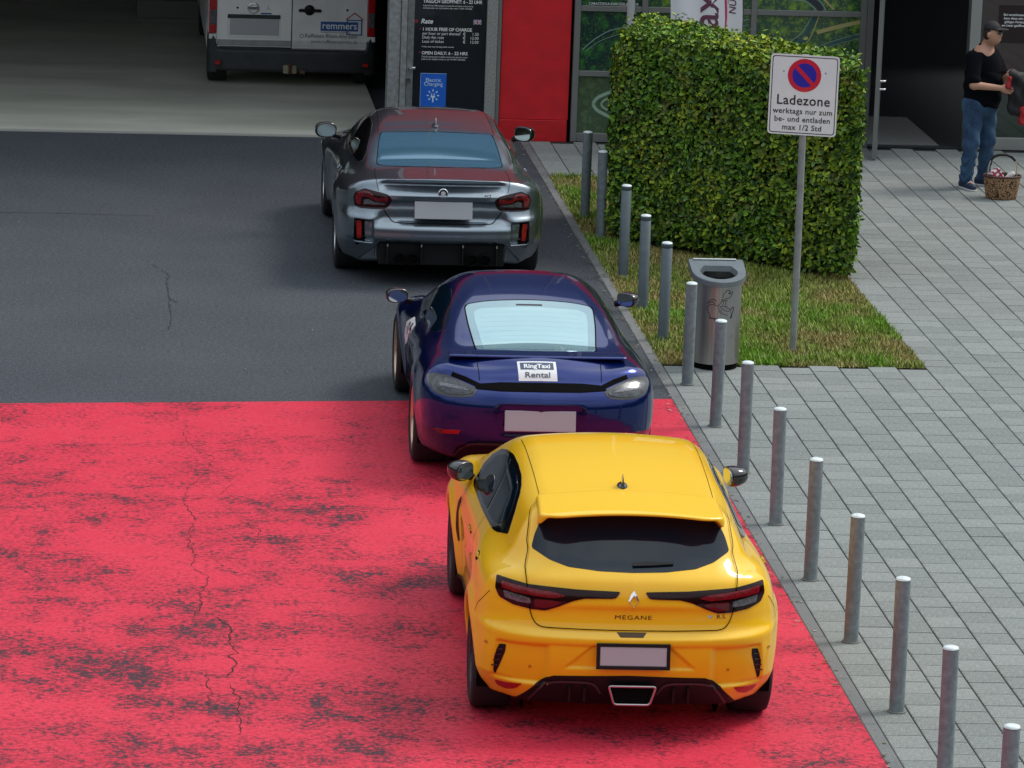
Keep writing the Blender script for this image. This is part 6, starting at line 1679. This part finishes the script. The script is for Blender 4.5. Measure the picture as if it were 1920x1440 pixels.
def jeans_f(x, y, z):
    P = (x, y, z)
    g = cap_sd(P, (-.04, -.04, .90), (.06, .03, .90), .150, .150); g = smax(g, z - .94, .02)
    for s_ in 'LR':
        g = smin(g, cap_sd(P, J['hip' + s_], J['kn' + s_], .118, .083), .05); g = smin(g, cap_sd(P, J['kn' + s_], J['an' + s_], .083, .068), .03)
        g = smin(g, cap_sd(P, (J['an' + s_][0], J['an' + s_][1], .105), (J['an' + s_][0], J['an' + s_][1], .13), .066, .068), .015)
    g = g + .0055 * np.sin(z * 60 + 6 * np.sin(x * 30)) * (z < .34) + .005 * np.sin(z * 34 + x * 30) * (z > .34) * (z < .85)
    g = smax(g, .055 - z, .01)
    return g
def b_jeans(m_, n, l, b):
    v = N_vec(n, l, (1, 1, .5)); a = N_noise(n, l, v, 7, 4); f = N_noise(n, l, v, 120, 2)
    c = N_mix(n, l, N_range(n, l, a, .38, .66), (.005, .024, .085), (.028, .09, .17)); c = N_mix(n, l, N_range(n, l, f, .4, .7, 0, .3), c, (.09, .16, .22))
    l.new(c, b.inputs['Base Color']); b.inputs['Roughness'].default_value = .85
blob('jeans', jeans_f, (-.30, -.32, .03), (.36, .26, .97), .0095, ground_mat('denim', b_jeans), person)
for s_, (ax_, ay_) in (('L', J['anL'][:2]), ('R', J['anR'][:2])):
    d = Vector((.30, -.95, 0)) if s_ == 'L' else Vector((.75, -.66, 0)); d.normalize()
    a0 = Vector((ax_, ay_, 0)) - d * .05; a1 = a0 + d * .215
    sh = blob('shoe', lambda x, y, z, a0=a0, a1=a1: smax(smin(cap_sd((x, y, z), (a0.x, a0.y, .045), (a1.x, a1.y, .040), .046, .040), cap_sd((x, y, z), (a0.x, a0.y, .06), (a0.x + d.x * .06, a0.y + d.y * .06, .08), .045, .038), .03), .012 - z, .006), (min(a0.x, a1.x) - .07, min(a0.y, a1.y) - .07, -.01), (max(a0.x, a1.x) + .07, max(a0.y, a1.y) + .07, .16), .006, mat('shoe_navy', (.015, .03, .07), .7), person)
    blob('shoe_sole', lambda x, y, z, a0=a0, a1=a1: smax(smax(cap_sd((x, y, z), (a0.x, a0.y, .02), (a1.x, a1.y, .02), .050, .045), z - .024, .006), -z + .001, .004), (min(a0.x, a1.x) - .07, min(a0.y, a1.y) - .07, -.01), (max(a0.x, a1.x) + .07, max(a0.y, a1.y) + .07, .05), .006, mat('sole_white', (.55, .56, .58), .6), sh)
    b_ = MB()
    for k in range(4):
        c = a0 + d * (.085 + .022 * k); s2 = Vector((-d.y, d.x, 0)) * .024; z_ = .100 - .007 * k
        b_.tube([tuple(c - s2 + Vector((0, 0, z_ - .012))), tuple(c + Vector((0, 0, z_))), tuple(c + s2 + Vector((0, 0, z_ - .012)))], .004, 6)
    b_.build('laces', mat('lace_white', (.6, .6, .6), .7), sh)
def cap_f(x, y, z):
    P = (x, y, z); g = ell(P, (HD[0] - FD.x * .005, HD[1] - FD.y * .005, HD[2] + .035), (.095, .095, .095)); g = smax(g, HD[2] + .042 - z, .01)
    a = (HD[0] + FD.x * .075, HD[1] + FD.y * .075, HD[2] + .050)
    br = smax(ell(P, (HD[0] + FD.x * .095, HD[1] + FD.y * .095, HD[2] + .045), (.078, .078, .5)), np.abs(z - (HD[2] + .048 - .0 * x)) - .006, .006)
    return smin(g, br, .01)
cpo = blob('cap', cap_f, (-.05, -.26, 1.66), (.26, .05, 1.82), .006, mat('cap_black', (.010, .010, .012), .8), person)
blob('hair', lambda x, y, z: smax(ell((x, y, z), (HD[0] - FD.x * .012, HD[1] - FD.y * .012, HD[2]), (.089, .089, .10)), np.maximum(z - HD[2] - .045, (x - HD[0]) * FD.x + (y - HD[1]) * FD.y - .005), .01), (-.05, -.20, 1.55), (.2, .02, 1.74), .006, mat('hair_dark', (.02, .014, .010), .8), person)
q = MB()
side = Vector((FD.y, -FD.x, 0)); 
for s_ in (-1, 1):
    c = Vector(HD) + FD * .090 + side * .032 * s_ + Vector((0, 0, .012)); q.lathe([(.001, 0), (.020, 0), (.020, .003)], 14, 'y', tuple(c))
q.build('sunglasses', gloss_black, person)
blob('collar_tee', lambda x, y, z: smax(ell((x, y, z), (.05, -.055, 1.505), (.040, .045, .05)), z - 1.535, .01), (-.03, -.13, 1.44), (.13, .02, 1.57), .006, mat('tee_white', (.5, .48, .45), .8), person)
# jacket held in the hands
jk = empty('held_jacket', tuple(per_o + Vector((.30, -.28, 1.10))), label='black and red jacket bundled in the hands of the man', cat='jacket')
def jf(x, y, z):
    P = (x, y, z); g = cap_sd(P, (-.01, -.03, .14), (.03, 0, -.20), .075, .085); g = smin(g, cap_sd(P, (.06, 0, .13), (.16, .03, .0), .06, .075), .05); g = smin(g, cap_sd(P, (.10, 0, .05), (.10, .02, -.22), .07, .06), .05)
    return g + .010 * np.sin(z * 32 + x * 25) + .008 * np.sin(x * 45 - y * 30)
blob('jacket_body', jf, (-.15, -.16, -.36), (.30, .16, .26), .010, mat('jacket_black', (.008, .008, .010), .7), jk)
rj = mat('jacket_red', (.30, .006, .010), .7)
for a, b_, ra, rb in (((-.075, -.09, .12), (-.085, -.10, .03), .026, .030), ((.15, -.05, .08), (.205, -.06, -.06), .040, .052), ((.095, -.06, -.20), (.105, -.07, -.35), .042, .055), ((.13, -.06, .02), (.19, -.05, -.10), .035, .04)):
    lo = [min(a[i], b_[i]) - .08 for i in range(3)]; hi = [max(a[i], b_[i]) + .08 for i in range(3)]
    blob('jacket_lining', lambda x, y, z, a=a, b_=b_, ra=ra, rb=rb: smax(cap_sd((x, y, z), a, b_, ra, rb), b_[2] - .01 - z, .01) + .005 * np.sin(z * 50 + x * 40), lo, hi, .009, rj, jk)
# ------------------------------------------------------------------ the three cars
MODEL = {}
def place(o, cx, cy, head, roh):
    h = R(head); fw = Vector((math.sin(h), math.cos(h), 0))
    o.location = Vector((cx, cy, .004 if cy < 34 else 0)) - fw * roh; o.rotation_euler = (0, 0, -h)
yc = empty('yellow_hatchback', (0, 0, 0), label='yellow hatchback with a centre tailpipe and dark slim rear lamps, nearest of the three cars', cat='car')
place(yc, 3.398, 26.36, 1.9, .77); build_yellow(yc)
pc = empty('blue_coupe', (0, 0, 0), label='dark blue sports coupe with rear wing and rental sticker, middle of three cars', cat='car')
place(pc, 3.478, 32.94, .6, .96); build_blue(pc)
bc = empty('grey_coupe', (0, 0, 0), label='metallic grey coupe with upright bumper reflectors, farthest of the three cars', cat='car')
place(bc, 3.36, 40.75, .62, .97); build_grey(bc)
